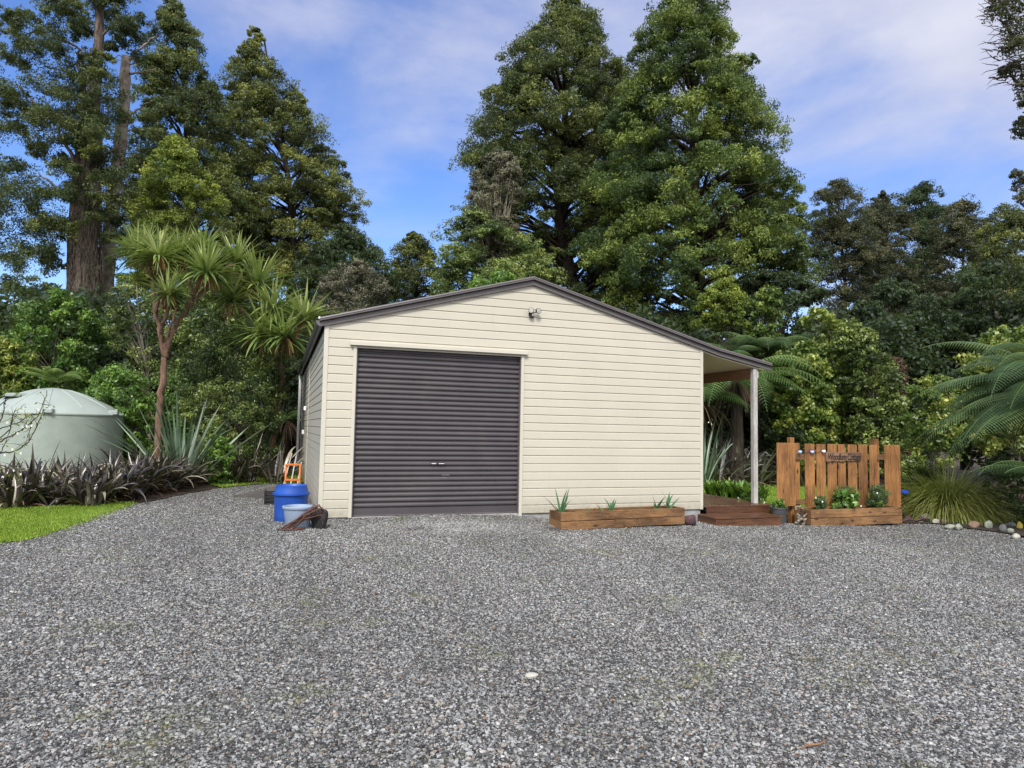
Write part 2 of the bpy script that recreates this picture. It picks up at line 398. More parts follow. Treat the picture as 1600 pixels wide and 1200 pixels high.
# small real stones scattered through the whole yard surface: one countless mass
gm = bpy.data.materials.new('gravel_stone'); gm.use_nodes = True
gg = G('gravel_stones')
r = gg.attr('stone_random', 'INSTANCER')
c = gg.ramp(r, [(0, (.028, .029, .029)), (.25, (.080, .082, .081)), (.55, (.205, .212, .215)), (.84, (.395, .402, .405)), (.93, (.27, .24, .19)), (.965, (.20, .13, .09)), (.985, (.42, .42, .40)), (1, (.62, .61, .59))])
c = gg.mix(.45, c, gg.ramp(gg.noise(60, 3, .6), [(.3, .6), (.7, 1.35)]), 'MULTIPLY')
wv = gg.world(); tn = gg.ramp(gg.noise(.8, 5, .65, gg.map((1.0, .28, 1), wv)), [(.32, .72), (.68, 1.15)]); c = gg.mix(1.0, c, tn, 'MULTIPLY')
ms_ = gg.math('MULTIPLY', gg.ramp(gg.noise(1.1, 6, .7, wv), [(.55, 0.), (.70, .9)]), gg.ramp(gg.noise(16, 3, .6, wv), [(.42, 0.), (.60, .8)])); c = gg.mix(ms_, c, (.13, .14, .03))
vd = gg.n('ShaderNodeVectorMath', operation='DISTANCE'); vd.inputs[1].default_value = (2.1, -.9, 0); gg.l(gg.map((.55, 1.25, 0), wv, ), vd.inputs[0]); vd.inputs[1].default_value = (1.15, -1.3, 0)
pale = gg.ramp(vd.outputs['Value'], [(.25, .55), (1.15, 0.)]); c = gg.mix(pale, c, (.40, .40, .39))
gg.col(c).rough(.6).spec(.4)
MSTONE = gg.m
def scatter_nodes(target, mat, density):
    ng = bpy.data.node_groups.new('gravel_scatter', 'GeometryNodeTree')
    ng.interface.new_socket('Geometry', in_out='INPUT', socket_type='NodeSocketGeometry')
    ng.interface.new_socket('Geometry', in_out='OUTPUT', socket_type='NodeSocketGeometry')
    A = ng.nodes.new; L = ng.links.new
    gi = A('NodeGroupInput'); go = A('NodeGroupOutput')
    dist = A('GeometryNodeDistributePointsOnFaces'); L(gi.outputs[0], dist.inputs['Mesh'])
    na = A('GeometryNodeInputNamedAttribute'); na.data_type = 'FLOAT'; na.inputs['Name'].default_value = 'tint'
    mu = A('ShaderNodeMath'); mu.operation = 'MULTIPLY'; mu.inputs[1].default_value = density; L(na.outputs[0], mu.inputs[0]); L(mu.outputs[0], dist.inputs['Density'])
    join = A('GeometryNodeGeometryToInstance')
    for k in range(6):
        ico = A('GeometryNodeMeshIcoSphere'); ico.inputs['Radius'].default_value = 1; ico.inputs['Subdivisions'].default_value = 2
        pos = A('GeometryNodeInputPosition'); no = A('ShaderNodeTexNoise'); no.noise_dimensions = '4D'
        no.inputs['Scale'].default_value = .9; no.inputs['W'].default_value = k * 7.3; no.inputs['Detail'].default_value = 1; L(pos.outputs[0], no.inputs['Vector'])
        sb = A('ShaderNodeVectorMath'); sb.operation = 'SUBTRACT'; L(no.outputs['Color'], sb.inputs[0]); sb.inputs[1].default_value = (.5, .5, .5)
        ms = A('ShaderNodeVectorMath'); ms.operation = 'MULTIPLY'; L(sb.outputs[0], ms.inputs[0]); ms.inputs[1].default_value = (2.2, 2.2, 2.2)
        sp = A('GeometryNodeSetPosition'); L(ico.outputs['Mesh'], sp.inputs['Geometry']); L(ms.outputs[0], sp.inputs['Offset'])
        tr = A('GeometryNodeTransform'); L(sp.outputs[0], tr.inputs['Geometry']); tr.inputs['Scale'].default_value = [(1, .8, .55), (1, .65, .5), (.9, .9, .45), (1.2, .7, .6), (.85, .75, .7), (1.1, .9, .4)][k]
        smt = A('GeometryNodeSetMaterial'); L(tr.outputs[0], smt.inputs['Geometry']); smt.inputs['Material'].default_value = mat
        L(smt.outputs[0], join.inputs[0])
    ip = A('GeometryNodeInstanceOnPoints'); L(dist.outputs['Points'], ip.inputs['Points']); L(join.outputs[0], ip.inputs['Instance']); ip.inputs['Pick Instance'].default_value = True
    rv = A('FunctionNodeRandomValue'); rv.data_type = 'FLOAT_VECTOR'; rv.inputs[0].default_value = (-.5, -.5, 0); rv.inputs[1].default_value = (.5, .5, 6.28)
    L(rv.outputs[0], ip.inputs['Rotation'])
    rs = A('FunctionNodeRandomValue'); rs.data_type = 'FLOAT'; rs.inputs[2].default_value = 0; rs.inputs[3].default_value = 1; rs.inputs['Seed'].default_value = 5
    pw = A('ShaderNodeMath'); pw.operation = 'POWER'; pw.inputs[1].default_value = 3.5; L(rs.outputs[1], pw.inputs[0])
    ma = A('ShaderNodeMath'); ma.operation = 'MULTIPLY_ADD'; ma.inputs[1].default_value = .0085; ma.inputs[2].default_value = .0047; L(pw.outputs[0], ma.inputs[0]); L(ma.outputs[0], ip.inputs['Scale'])
    st = A('GeometryNodeStoreNamedAttribute'); st.data_type = 'FLOAT'; st.domain = 'INSTANCE'; st.inputs['Name'].default_value = 'stone_random'
    r2 = A('FunctionNodeRandomValue'); r2.data_type = 'FLOAT'; r2.inputs['Seed'].default_value = 11
    L(ip.outputs[0], st.inputs['Geometry']); L(r2.outputs[1], st.inputs['Value']); L(st.outputs[0], go.inputs[0])
    md = target.modifiers.new('scatter', 'NODES'); md.node_group = ng
stones = cdt_sheet('loose_gravel', gravel_poly, .4, MSTONE, .001, kind='stuff')
tag(stones, 'loose grey crushed stones and pebbles covering the yard', 'gravel')
co = np.empty(len(stones.data.vertices) * 3, np.float32); stones.data.vertices.foreach_get('co', co); co = co.reshape(-1, 3)
dc = np.hypot(co[:, 0] - CAM[0], co[:, 1] - CAM[1]); inside = ((co - CAM) @ FW > 0) & (np.abs((co - CAM) @ RT) < ((co - CAM) @ FW) * .9 + 1)
dens = np.clip(1.25 - dc / 15, .25, 1) * inside
stones.data.attributes['tint'].data.foreach_set('value', dens.astype(np.float32))
scatter_nodes(stones, MSTONE, 6400)

# fallen leaves, bark crumbs and weeds lying on the gravel: countless
def litter(name, n, mat, ln, label, box, cat):
    P = np.c_[RNG.uniform(box[0], box[1], n), RNG.uniform(box[2], box[3], n)]; P = P[in_poly(P, gravel_poly)]; keep = RNG.random(len(P)) < .25 + .75 * (np.sin(P[:, 0] * 1.3 + 2) * np.sin(P[:, 1] * .9) > .1); P = P[keep]; k = len(P)
    C = np.c_[P, gz(P[:, 0]) + .016]; th = RNG.uniform(0, 6.28, k); L_ = ln * RNG.uniform(.5, 1.6, k); T = np.c_[np.cos(th), np.sin(th), RNG.uniform(-.2, .2, k)] * L_[:, None]; S = np.c_[-np.sin(th), np.cos(th), RNG.uniform(-.3, .3, k)] * L_[:, None] * .32
    V = np.stack([C - T, C + S + [0, 0, .003], C + T, C - S + [0, 0, .004]], 1).reshape(-1, 3); mb = MB(); mb.add(V, np.arange(k)[:, None] * 4 + np.array([0, 1, 2, 3]), np.repeat(RNG.uniform(.1, .9, k), 4))
    return tag(mb.build(name, mat), label, cat, kind='stuff')

# lawns: turf sheet (structure) with blades (stuff) on top
g = G('turf'); n = g.noise(2.2, 5, .6, g.world())
g.col(g.ramp(n, [(.3, (.10, .18, .016)), (.55, (.16, .26, .024)), (.75, (.25, .27, .06))])).rough(.9).bump(g.noise(60, 3, .6, g.world()), .8, .02); MT = g.m
lawn_poly = lawn_edge + [(-3.3, 3.0), (-3.9, 2.6), (-6, 2.0), (-9, 1.5), (-12, 1), (-12, -4)]
cdt_sheet('lawn', lawn_poly, .5, MT, .012)
back_poly = [(-1.9, 6.0), (-1.2, 6.9), (-.1, 7.1), (-.1, 12), (-3, 9)]
cdt_sheet('grass_strip', [(-1.93, 6.2), (-1.2, 6.95), (-.05, 7.15), (-.05, 12.5), (-1.6, 9.2), (-2.3, 7.2)], .5, MT, .012)
side_poly = [(9.1, .9), (12.6, .9), (16.5, 4), (19, 9), (19, 13), (12, 13), (9.0, 12), (8.9, 2)]
cdt_sheet('back_lawn', side_poly, .6, MT, .012)
def in_poly(P, poly):
    poly = np.array([p[:2] for p in poly]); x, y = P[:, 0], P[:, 1]; c = np.zeros(len(P), bool); j = len(poly) - 1
    for i in range(len(poly)):
        xi, yi = poly[i]; xj, yj = poly[j]
        c ^= ((yi > y) != (yj > y)) & (x < (xj - xi) * (y - yi) / (yj - yi + 1e-12) + xi); j = i
    return c
def blades(name, poly, n, h, mat, label, grow=.04, clumpy=.5, wd=.006):
    poly = np.array([p[:2] for p in poly]); lo = poly.min(0); hi = poly.max(0); lo = np.maximum(lo, [-7, -4])
    P = RNG.uniform(lo, hi, (n * 3, 2)); P = P[in_poly(P, poly)][:n]; P = P + RNG.normal(0, grow, P.shape); k = len(P)
    z = gz(P[:, 0]) + .008; th = RNG.uniform(0, 6.28, k); hh = h * RNG.uniform(.5, 1.3, k); ln = hh * RNG.uniform(.1, .7, k)
    d = np.c_[np.cos(th), np.sin(th), th * 0]; s = np.c_[-np.sin(th), np.cos(th), th * 0] * wd
    b = np.c_[P, z]; top = b + d * ln[:, None] + np.c_[th * 0, th * 0, hh]
    mid = b + d * ln[:, None] * .35 + np.c_[th * 0, th * 0, hh * .6]
    V = np.stack([b - s, b + s, mid + s * .8, top, mid - s * .8], 1).reshape(-1, 3)
    a = np.arange(k)[:, None] * 5; mb = MB()
    mb.add(V, np.c_[a, a + 1, a + 2, a + 4], np.repeat(RNG.uniform(.1, .9, k), 5))
    mb.f.append(np.c_[a + 4, a + 2, a + 3, a + 3][:, :4] + 0)
    F3 = [list(q) for q in np.c_[a, a + 1, a + 2, a + 3, a + 4]]
    mb.f = [F3]
    return tag(mb.build(name, mat), label, 'grass', kind='stuff')
litter('fallen_leaves', 900, M['dead'], .016, 'scattered small brown leaves and bark crumbs lying on the grey gravel', (-6, 13, -10, 7), 'leaf litter')
blades('lawn_grass', lawn_poly, 60000, .030, LM['lawn'], 'short bright green mown grass by the flax row', grow=.09)
blades('back_grass', side_poly, 50000, .035, LM['lawn'], 'green mown grass seen past the porch and fence', wd=.01)
blades('strip_grass', [(-1.93, 6.2), (-1.2, 6.95), (-.05, 7.15), (-.05, 12.5), (-1.6, 9.2), (-2.3, 7.2)], 7000, .04, LM['lawn'], 'narrow strip of grass beyond the gravel beside the shed', wd=.01)
# garden soil bed under the rocks, path slabs
mb = MB()
bed = [(12.05, -.5), (12.6, -.7), (12.62, -1.3), (12.77, -2.0), (12.65, -2.8), (13.3, -4.5), (16, -5.5), (19, -1), (17, 4), (12.7, 1.0), (12.1, .3)]
cdt_sheet('garden_bed', bed, .4, M['soil'], .02)
flaxbed = [(-3.24, 2.72), (-2.97, 3.2), (-2.5, 4.55), (-1.95, 6.05), (-2.6, 7.5), (-4, 7), (-7, 5), (-12, 4), (-12, 1.1), (-9, 1.6), (-6, 2.1), (-3.9, 2.68)]
g = G('leaf_litter'); n = g.noise(26, 5, .7, g.world(), 1); g.col(g.ramp(n, [(.35, (.02, .013, .009)), (.6, (.06, .035, .022)), (.78, (.16, .10, .06))])).rough(.9).bump(n, 1, .03)
cdt_sheet('flax_bed', flaxbed, .4, g.m, .014)

# ------------------------------------------------------------------ shed
W, H, A, L = 7.3188, 3.2, 4.20, 12.0
DL, DR, DH = .4813, 3.5079, 2.86
PT = .1485
shed = thing('shed', 'cream weatherboard shed with brown roller door and low gabled roof', 'shed')
def gab(z): return max(0., (z - H) / (A - H) * W / 2)
mb = MB()
lv = []
k = 0
while k * PT < A + PT:
    z = k * PT
    lv += [(z + .002, -.004), (z + PT - .026, .0), (z + PT - .006, .012), (z + PT - .003, .012), (z + PT + .001, -.001)]
    k += 1
lv = [(z, y) for z, y in lv if z < A - .02]
def emit(x0, x1, za, ya, zb, yb, xa1=None, xb1=None):
    mb.add([(x0, ya, za), (x1, ya, za), (xb1 if xb1 is not None else x1, yb, zb), (xa1 if xa1 is not None else x0, yb, zb)], [(0, 1, 2, 3)])
for (za, ya), (zb, yb) in zip(lv[:-1], lv[1:]):
    if zb <= DH:
        emit(0, DL, za, ya, zb, yb); emit(DR, W, za, ya, zb, yb)
    else:
        a0, a1 = gab(za), gab(zb); emit(a0, W - a0, za, ya, zb, yb, a1, W - a1)
mb.build('front_cladding', M['cream'], shed)
def side(x, s, name):
    global mb
    mb = MB()
    for (za, ya), (zb, yb) in zip(lv[:-1], lv[1:]):
        if zb > H - .01: break
        q = [(x + ya * s, 0.0, za), (x + ya * s, L, za), (x + yb * s, L, zb), (x + yb * s, 0.0, zb)]
        mb.add(q, [(0, 3, 2, 1)] if s > 0 else [(0, 1, 2, 3)])
    return mb.build(name, M['cream'], shed)
side(0, 1, 'side_cladding'); side(W, -1, 'side_cladding')
mb = MB(); mb.add([(.02, L - .02, 0), (W - .02, L - .02, 0), (W - .02, L - .02, H), (W / 2, L - .02, A - .03), (.02, L - .02, H)], [(4, 3, 2, 1, 0)])
mb.build('back_cladding', M['cream'], shed)
mb = MB()
mb.box((-.012, -.012, -.015), (.062, .0, H + .015), .003); mb.box((-.012, .0015, -.015), (-.0005, .06, H - .03), .0)
mb.build('corner_trim', M['cream_trim'], shed)
mb = MB(); mb.box((W - .055, -.012, -.005), (W + .012, .0, H + .0), .003); mb.box((W + .0005, .0015, -.005), (W + .012, .06, H - .02))
mb.build('corner_trim', M['cream_trim'], shed)
mb = MB(); yj = float(wallp(476, 640, 5)[1]); mb.box((-.010, 5.9, 0), (.001, 5.96, H - .03)); mb.build('cladding_joiner', M['cream_trim'], shed)
mb = MB(); mb.box((.03, .03, -.4), (W - .03, L - .03, -.004)); mb.build('concrete_slab', M['concrete'], shed)
mb = MB(); mb.box((DL, .004, -.08), (DR, .2, -.001), .004); mb.build('door_sill', M['concrete'], shed)
# door frame
fr = MB()
fr.box((DL - .012, -.022, -.01), (DL + .045, .10, DH - .002), .004); fr.build('door_jamb', M['cream_trim'], shed)
fr = MB(); fr.box((DR - .045, -.022, -.05), (DR + .012, .10, DH - .002), .004); fr.build('door_jamb', M['cream_trim'], shed)
fr = MB(); fr.box((DL - .07, -.075, DH), (DR + .06, .10, DH + .065), .004); fr.build('door_head_flashing', M['cream_trim'], shed)
for q0, q1 in ((DR - .06, DR - .046), (DL + .046, DL + .06)):
    mb = MB(); mb.box((q0, .0, .0), (q1, .085, DH - .01)); mb.build('door_track', M['roof'], shed)
# roller door
rp = .0875; prof = []; z = .135; yb = .075
prof += [(0.012, yb - .004), (.132, yb - .004)]
while z < DH + .05:
    prof += [(z, yb + .022), (z + .010, yb + .022), (z + .018, yb - .003), (z + .028, yb - .008), (z + .050, yb - .008), (z + .064, yb - .004), (z + .076, yb + .006), (z + .084, yb + .022)]
    z += rp
prof = [p for p in prof if p[0] < DH + .03]
mb = MB(); x0, x1 = DL + .03, DR - .03
v = []; 
for zz, yy in prof: v += [(x0, yy, zz), (x1, yy, zz)]
mb.add(v, [(2 * i, 2 * i + 1, 2 * i + 3, 2 * i + 2) for i in range(len(prof) - 1)])
door = mb.build('roller_door', M['door'], shed, smooth=True, auto=50)
mb = MB(); mb.box((x0, yb - .014, .006), (x1, yb + .01, .022), .003); mb.build('bottom_rail', M['roof'], door)
hc = wallp(684, 724, .06)
mb = MB(); mb.box((hc[0] - .125, .045, hc[2] - .016), (hc[0] + .125, .062, hc[2] + .016), .005); mb.build('door_handle', M['black'], door)
mb = MB(); mb.box((hc[0] - .115, .035, hc[2] - .012), (hc[0] - .03, .0445, hc[2] + .006), .003); mb.tube([(hc[0] + .01, .035, hc[2] - .005), (hc[0] + .11, .035, hc[2] - .005)], .008, 8); mb.build('door_lock', M['silver'], door)
lc = wallp(696, 744, .06)
mb = MB(); mb.box((lc[0] - .065, .0615, lc[2] - .035), (lc[0] + .07, .0635, lc[2] - .026)); mb.box((lc[0] - .06, .0615, lc[2] + .016), (lc[0] + .07, .0635, lc[2] + .024)); mb.build('worn_label', paint('faded_label', (.24, .22, .23), .6, .5, 60), door)
# roof: corrugated sheet over both slopes and down over the porch
XE, ZE = 8.93, None
sl = (A - H) / (W / 2)
ridge = np.array([W / 2, A + .045]); eL = np.array([-.10, H + .045 - .10 * sl]); kk = np.array([7.70, A + .045 - (7.70 - W / 2) * sl]); ee = np.array([8.95, kk[1] - (8.95 - 7.70) * .19])
def roofsheet(P, Q, name):
    mb = MB(); ys = []; y = -.10
    while y < L + .1: ys += [(y, 0), (y + .12, 0), (y + .135, .03), (y + .165, .03), (y + .18, 0)]; y += .2
    for off in (0, -.006):
        v = []
        for yy, h in ys: v += [(P[0], yy, P[1] + h + off), (Q[0], yy, Q[1] + h + off)]
        mb.add(v, [(2 * i, 2 * i + 1, 2 * i + 3, 2 * i + 2) for i in range(len(ys) - 1)])
    return mb.build(name, M['roof'], shed)
roofsheet(eL, ridge, 'roof'); roofsheet(ridge, kk, 'roof'); roofsheet(kk, ee, 'porch_roof')
def rakebox(mb, P, Q, t0, t1, y0, y1, mitre=True):
    """strip along P->Q in the gable plane, vertical offsets t0..t1"""
    v = [(P[0], y, P[1] + t) for y in (y0, y1) for t in (t0, t1)] + [(Q[0], y, Q[1] + t) for y in (y0, y1) for t in (t0, t1)]
    mb.add(v, [(0, 1, 3, 2), (4, 6, 7, 5), (0, 4, 5, 1), (2, 3, 7, 6), (0, 2, 6, 4), (1, 5, 7, 3)])
for nm, P, Q in (('barge_flashing', eL, ridge), ('barge_flashing', ridge, kk), ('barge_flashing', kk, ee)):
    mb = MB(); d = (Q - P) / np.linalg.norm(Q - P)
    e1 = .028 if Q is ee or True else 0
    rakebox(mb, P, Q, -.085, .012, -.055, -.015)
    rakebox(mb, P, Q, .0125, .030, -.085, -.015)
    # rolled upper edge
    n = 10; cr = .028
    ring = [(-.085 + cr + math.cos(t) * cr * 1.15, .047 + math.sin(t) * cr) for t in np.linspace(0, 2 * math.pi, n, endpoint=False)]
    v = [(X[0], y, X[1] + t) for X in (P, Q) for y, t in ring]
    mb.add(v, [(i, (i + 1) % n, n + (i + 1) % n, n + i) for i in range(n)] + [list(range(n))[::-1], list(range(n, 2 * n))])
    rakebox(mb, P, Q, .030, .060, -.056, .10)
    mb.build(nm, M['roof'], shed)
mb = MB(); rakebox(mb, ridge + [-.16, -.16 * sl + .035], ridge + [0, .035], 0, .02, -.05, L); rakebox(mb, ridge + [0, .035], ridge + [.16, -.16 * sl + .035], 0, .02, -.05, L); mb.build('ridge_cap', M['roof'], shed)
# gutter: open half-round along left eave
mb = MB(); n = 10; gx0, gz0, gr = -.085, H + .045, .07
pr = [(gx0 + gr * math.cos(t), gz0 - .02 + gr * 1.15 * math.sin(t)) for t in np.linspace(math.pi, 2 * math.pi, n)]
pr = [(pr[0][0] - .006, pr[0][1] + .012)] + pr
pi = [(gx0 + (x - gx0) * .93, z + .004) for x, z in pr]
loop = pr + pi[::-1]; k = len(loop)
v = [(x, y, z) for y in (-.06, L) for x, z in loop]
mb.add(v, [(i, (i + 1) % k, k + (i + 1) % k, k + i) for i in range(k)] + [list(range(k)), list(range(k, 2 * k))[::-1]])
gut = mb.build('gutter', M['roof'], shed, smooth=True, auto=60)
mb = MB(); mb.add([(x, -.064, z) for x, z in pr] + [(x, -.061, z) for x, z in pr], [list(range(len(pr)))[::-1], list(range(len(pr), 2 * len(pr)))] + [(i, i + 1, len(pr) + i + 1, len(pr) + i) for i in range(len(pr) - 1)])
mb.build('gutter_stop_end', M['roof'], gut)
mb = MB(); mb.tube([(-.10, -.05, H + .085), (-.10, -.01, H + .085)], .022, 10); mb.build('gutter_bracket', M['white'], gut)
mb = MB(); mb.tube([(-.085, 11.85, H - .04), (-.085, 11.85, H - .12), (-.075, 11.85, H - .2), (-.075, 11.85, -.02)], .045, 12); mb.build('downpipe', M['white'], shed, smooth=True, auto=50)
for yy, zz in ((7.6, 1.9), (8.5, 1.25)):
    mb = MB(); mb.box((-.06, yy, zz), (-.001, yy + .09, zz + .12), .01); mb.build('wall_socket', M['white'], shed)
# security light on the gable
fc = wallp(831, 492, -.05); ft = thing  # sensor body
fl = MB(); fl.tube([(fc[0], -.001, fc[2] + .02), (fc[0], -.03, fc[2] + .02)], .05, 16); fl.box((fc[0] - .038, -.075, fc[2] - .055), (fc[0] + .038, -.028, fc[2] + .03), .012)
flo = fl.build('security_light', M['black'], shed)
mb = MB(); mb.box((fc[0] - .005, -.079, fc[2] - .02), (fc[0] + .026, -.0752, fc[2] + .02), .002); mb.build('sensor_window', M['white'], flo)
for s, dx, dz in ((-1, -.035, .075), (1, .10, .075)):
    c = np.array([fc[0] + dx, -.10, fc[2] + dz]); d = np.array([s * .25, -1, -.25]); d /= np.linalg.norm(d)
    mb = MB(); mb.tube([(fc[0] + s * .01, -.05, fc[2] + .025), (fc[0] + dx * .8, -.06, fc[2] + dz * .8), c - d * .01], .011, 8)
    mb.tube([c - d * .035, c - d * .02, c + d * .01, c + d * .03], [.02, .042, .05, .052], 16); h = mb.build('lamp_head', M['black'], shed, smooth=True, auto=40); h.parent = flo
    mb = MB(); mb.tube([c + d * .0305, c + d * .036], [.045, .040], 16); l_ = mb.build('lamp_lens', M['glass'], shed); l_.parent = flo
# porch: soffit, beam, posts
mb = MB(); s0 = (W + .002, kk[1] + (kk[0] - W) * sl - .095)
v = [(W + .002, y, kk[1] + (7.7 - W) * sl - .10) for y in (-.012, L)] + [(7.70, y, kk[1] - .10) for y in (-.012, L)] + [(8.80, y, kk[1] - 1.10 * .19 - .10) for y in (-.012, L)]
v2 = [(a, b, c - .012) for a, b, c in v]
mb.add(v + v2, [(0, 1, 3, 2), (2, 3, 5, 4), (6, 8, 9, 7), (8, 10, 11, 9), (0, 2, 8, 6), (2, 4, 10, 8)]); mb.build('porch_soffit', M['soffit'], shed)
pz = float(gz(8.6)); ptop = kk[1] - (8.6 - 7.7) * .19 - .113
mb = MB(); mb.box((8.575, .10, ptop - .215), (8.625, 11.4, ptop - .003), .004); mb.build('porch_beam', M['timber_brown'], shed)
for yy in (0.0, 3.8, 7.6, 11.3):
    mb = MB(); mb.box((8.55, yy, .085), (8.65, yy + .098, ptop - (.004 if yy == 0 else .22)), .004); mb.build('porch_post', M['post_grey'], shed)
mb = MB(); mb.box((8.651, .02, ptop - .20), (8.69, .08, ptop - .06), .004); mb.build('beam_bracket', M['post_grey'], shed)
# porch side door frame etc. are out of sight behind the wall corner
# ------------------------------------------------------------------ deck and step
deck = thing('deck', 'reddish brown timber porch deck beside the shed with wet boards', 'deck', (8, 0, float(gz(8))))
mb = MB()
y = -.10
x = 7.335
while x < 8.80:
    mb.box((x, -.14, .052), (min(x + .135, 8.83), 11.5, .082), .004); x += .141
mb.build('deck_boards', M['deck_top'], deck)
mb = MB(); mb.box((7.335, -.135, -.13), (8.82, -.095, .051), .004); mb.build('front_fascia', M['deck'], deck)
mb = MB(); mb.box((8.78, -.094, -.13), (8.82, 11.4, .051), .004); mb.build('side_fascia', M['deck'], deck)
step = thing('porch_step', 'low reddish brown timber step in front of the porch deck', 'step', (7.9, -.5, float(gz(7.9))))
mb = MB(); 
for yy in (-.76, -.615, -.47, -.325): mb.box((7.08, yy, -.098), (8.62, yy + .138, -.068), .004)
for ob in [mb.build('tread_boards', M['deck'], step)]: pass
mb = MB(); mb.box((7.11, -.745, -.30), (8.58, -.705, -.0985), .004); mb.build('riser', M['deck'], step)
for xx in (7.11, 8.54):
    mb = MB(); mb.box((xx, -.704, -.30), (xx + .04, -.14, -.0985), .004); mb.build('side_board', M['deck'], step)

# ------------------------------------------------------------------ foliage generators
def nrm(a): return a / (np.linalg.norm(a, axis=-1, keepdims=True) + 1e-9)
LM['dead'] = M['dead']; LM['flaxs'] = leafmat('striped_flax', (.03, .022, .02), (.14, .13, .11), (.55, .54, .48), .1, .3, .7, 3); LM['deadgrey'] = leafmat('dry_brush', (.03, .018, .014), (.085, .05, .035), (.16, .11, .075), .1)
def leaf_quads(mb, P, Nn, ln, wd, tint, droop=.3, fold=.0):
    """diamond leaves at P facing Nn"""
    k = len(P); T = nrm(np.cross(Nn, RNG.normal(size=(k, 3)))); T[:, 2] -= droop * RNG.random(k); T = nrm(T)
    S = nrm(np.cross(T, Nn)); ln = np.broadcast_to(ln, (k,))[:, None] * RNG.uniform(.6, 1.3, (k, 1)); wd = np.broadcast_to(wd, (k,))[:, None] * RNG.uniform(.7, 1.25, (k, 1))
    V = np.stack([P - T * ln * .5, P + S * wd * .5 - T * ln * .05 , P + T * ln * .5 - Nn * ln * fold, P - S * wd * .5 - T * ln * .05], 1)
    mb.add(V.reshape(-1, 3), np.arange(k)[:, None] * 4 + np.array([0, 1, 2, 3]), np.repeat(tint, 4))
def clump_leaves(mb, C, R, per, ln, wd, zs=.7, sub=7, subr=.42, tint=None, droop=.4, up=.25, out=None):
    """C (n,3) clump centres, R (n,) radii"""
    n = len(C); tint = RNG.uniform(.15, .75, n) if tint is None else tint
    sd = nrm(RNG.normal(size=(n, sub, 3)) + [0, 0, up]); sc_ = C[:, None] + sd * (R[:, None, None] * RNG.uniform(.35, .75, (n, sub, 1))) * [1, 1, zs]
    if out is not None:
        u_ = RNG.uniform(-1.0, 1.35, (n, sub)); lat = np.cross(out, [0, 0, 1.]); Rn = R[:, None]
        sc_ = C[:, None] + out[:, None] * (u_ * Rn)[..., None] + lat[:, None] * (RNG.normal(0, .38, (n, sub)) * Rn * (1.15 - .5 * np.abs(u_)))[..., None]
        sc_[..., 2] += Rn * (-.28 * (u_ + .4) ** 2 + RNG.normal(0, .20, (n, sub)))
        sd = sd * .5 + np.stack([u_ * 0, u_ * 0, u_ * .35], 2)
    st = tint[:, None] + RNG.uniform(-.14, .14, (n, sub)) + sd[..., 2] * .06
    m = max(1, per // sub)
    d = nrm(RNG.normal(size=(n, sub, m, 3)) + [0, 0, up]); rr = R[:, None, None, None] * subr * RNG.uniform(.45, 1.08, (n, sub, m, 1))
    P = sc_[:, :, None] + d * rr * [1, 1, zs]
    t = np.broadcast_to(st[:, :, None], (n, sub, m)) + RNG.uniform(-1, 1, (n, sub, m)) * (.12 if out is not None else .28)
    Nn = nrm(d + RNG.normal(size=d.shape) * .55)
    leaf_quads(mb, P.reshape(-1, 3), Nn.reshape(-1, 3), ln, wd, t.reshape(-1), droop)
def prof_axis(prof, D):
    prof = sorted(prof); zs, cx, rs, pts = [], [], [], []
    for y, xl, xr in prof:
        P = at((xl + xr) / 2, y, D); zs.append(P[2]); cx.append(P); rs.append((xr - xl) / 2 * pxs(D))
    zs = np.array(zs)[::-1]; cx = np.array(cx)[::-1]; rs = np.array(rs)[::-1]
    return zs, cx, rs
HR = np.array([RT[0], RT[1], 0]); HR /= np.linalg.norm(HR); HF = np.array([-HR[1], HR[0], 0])
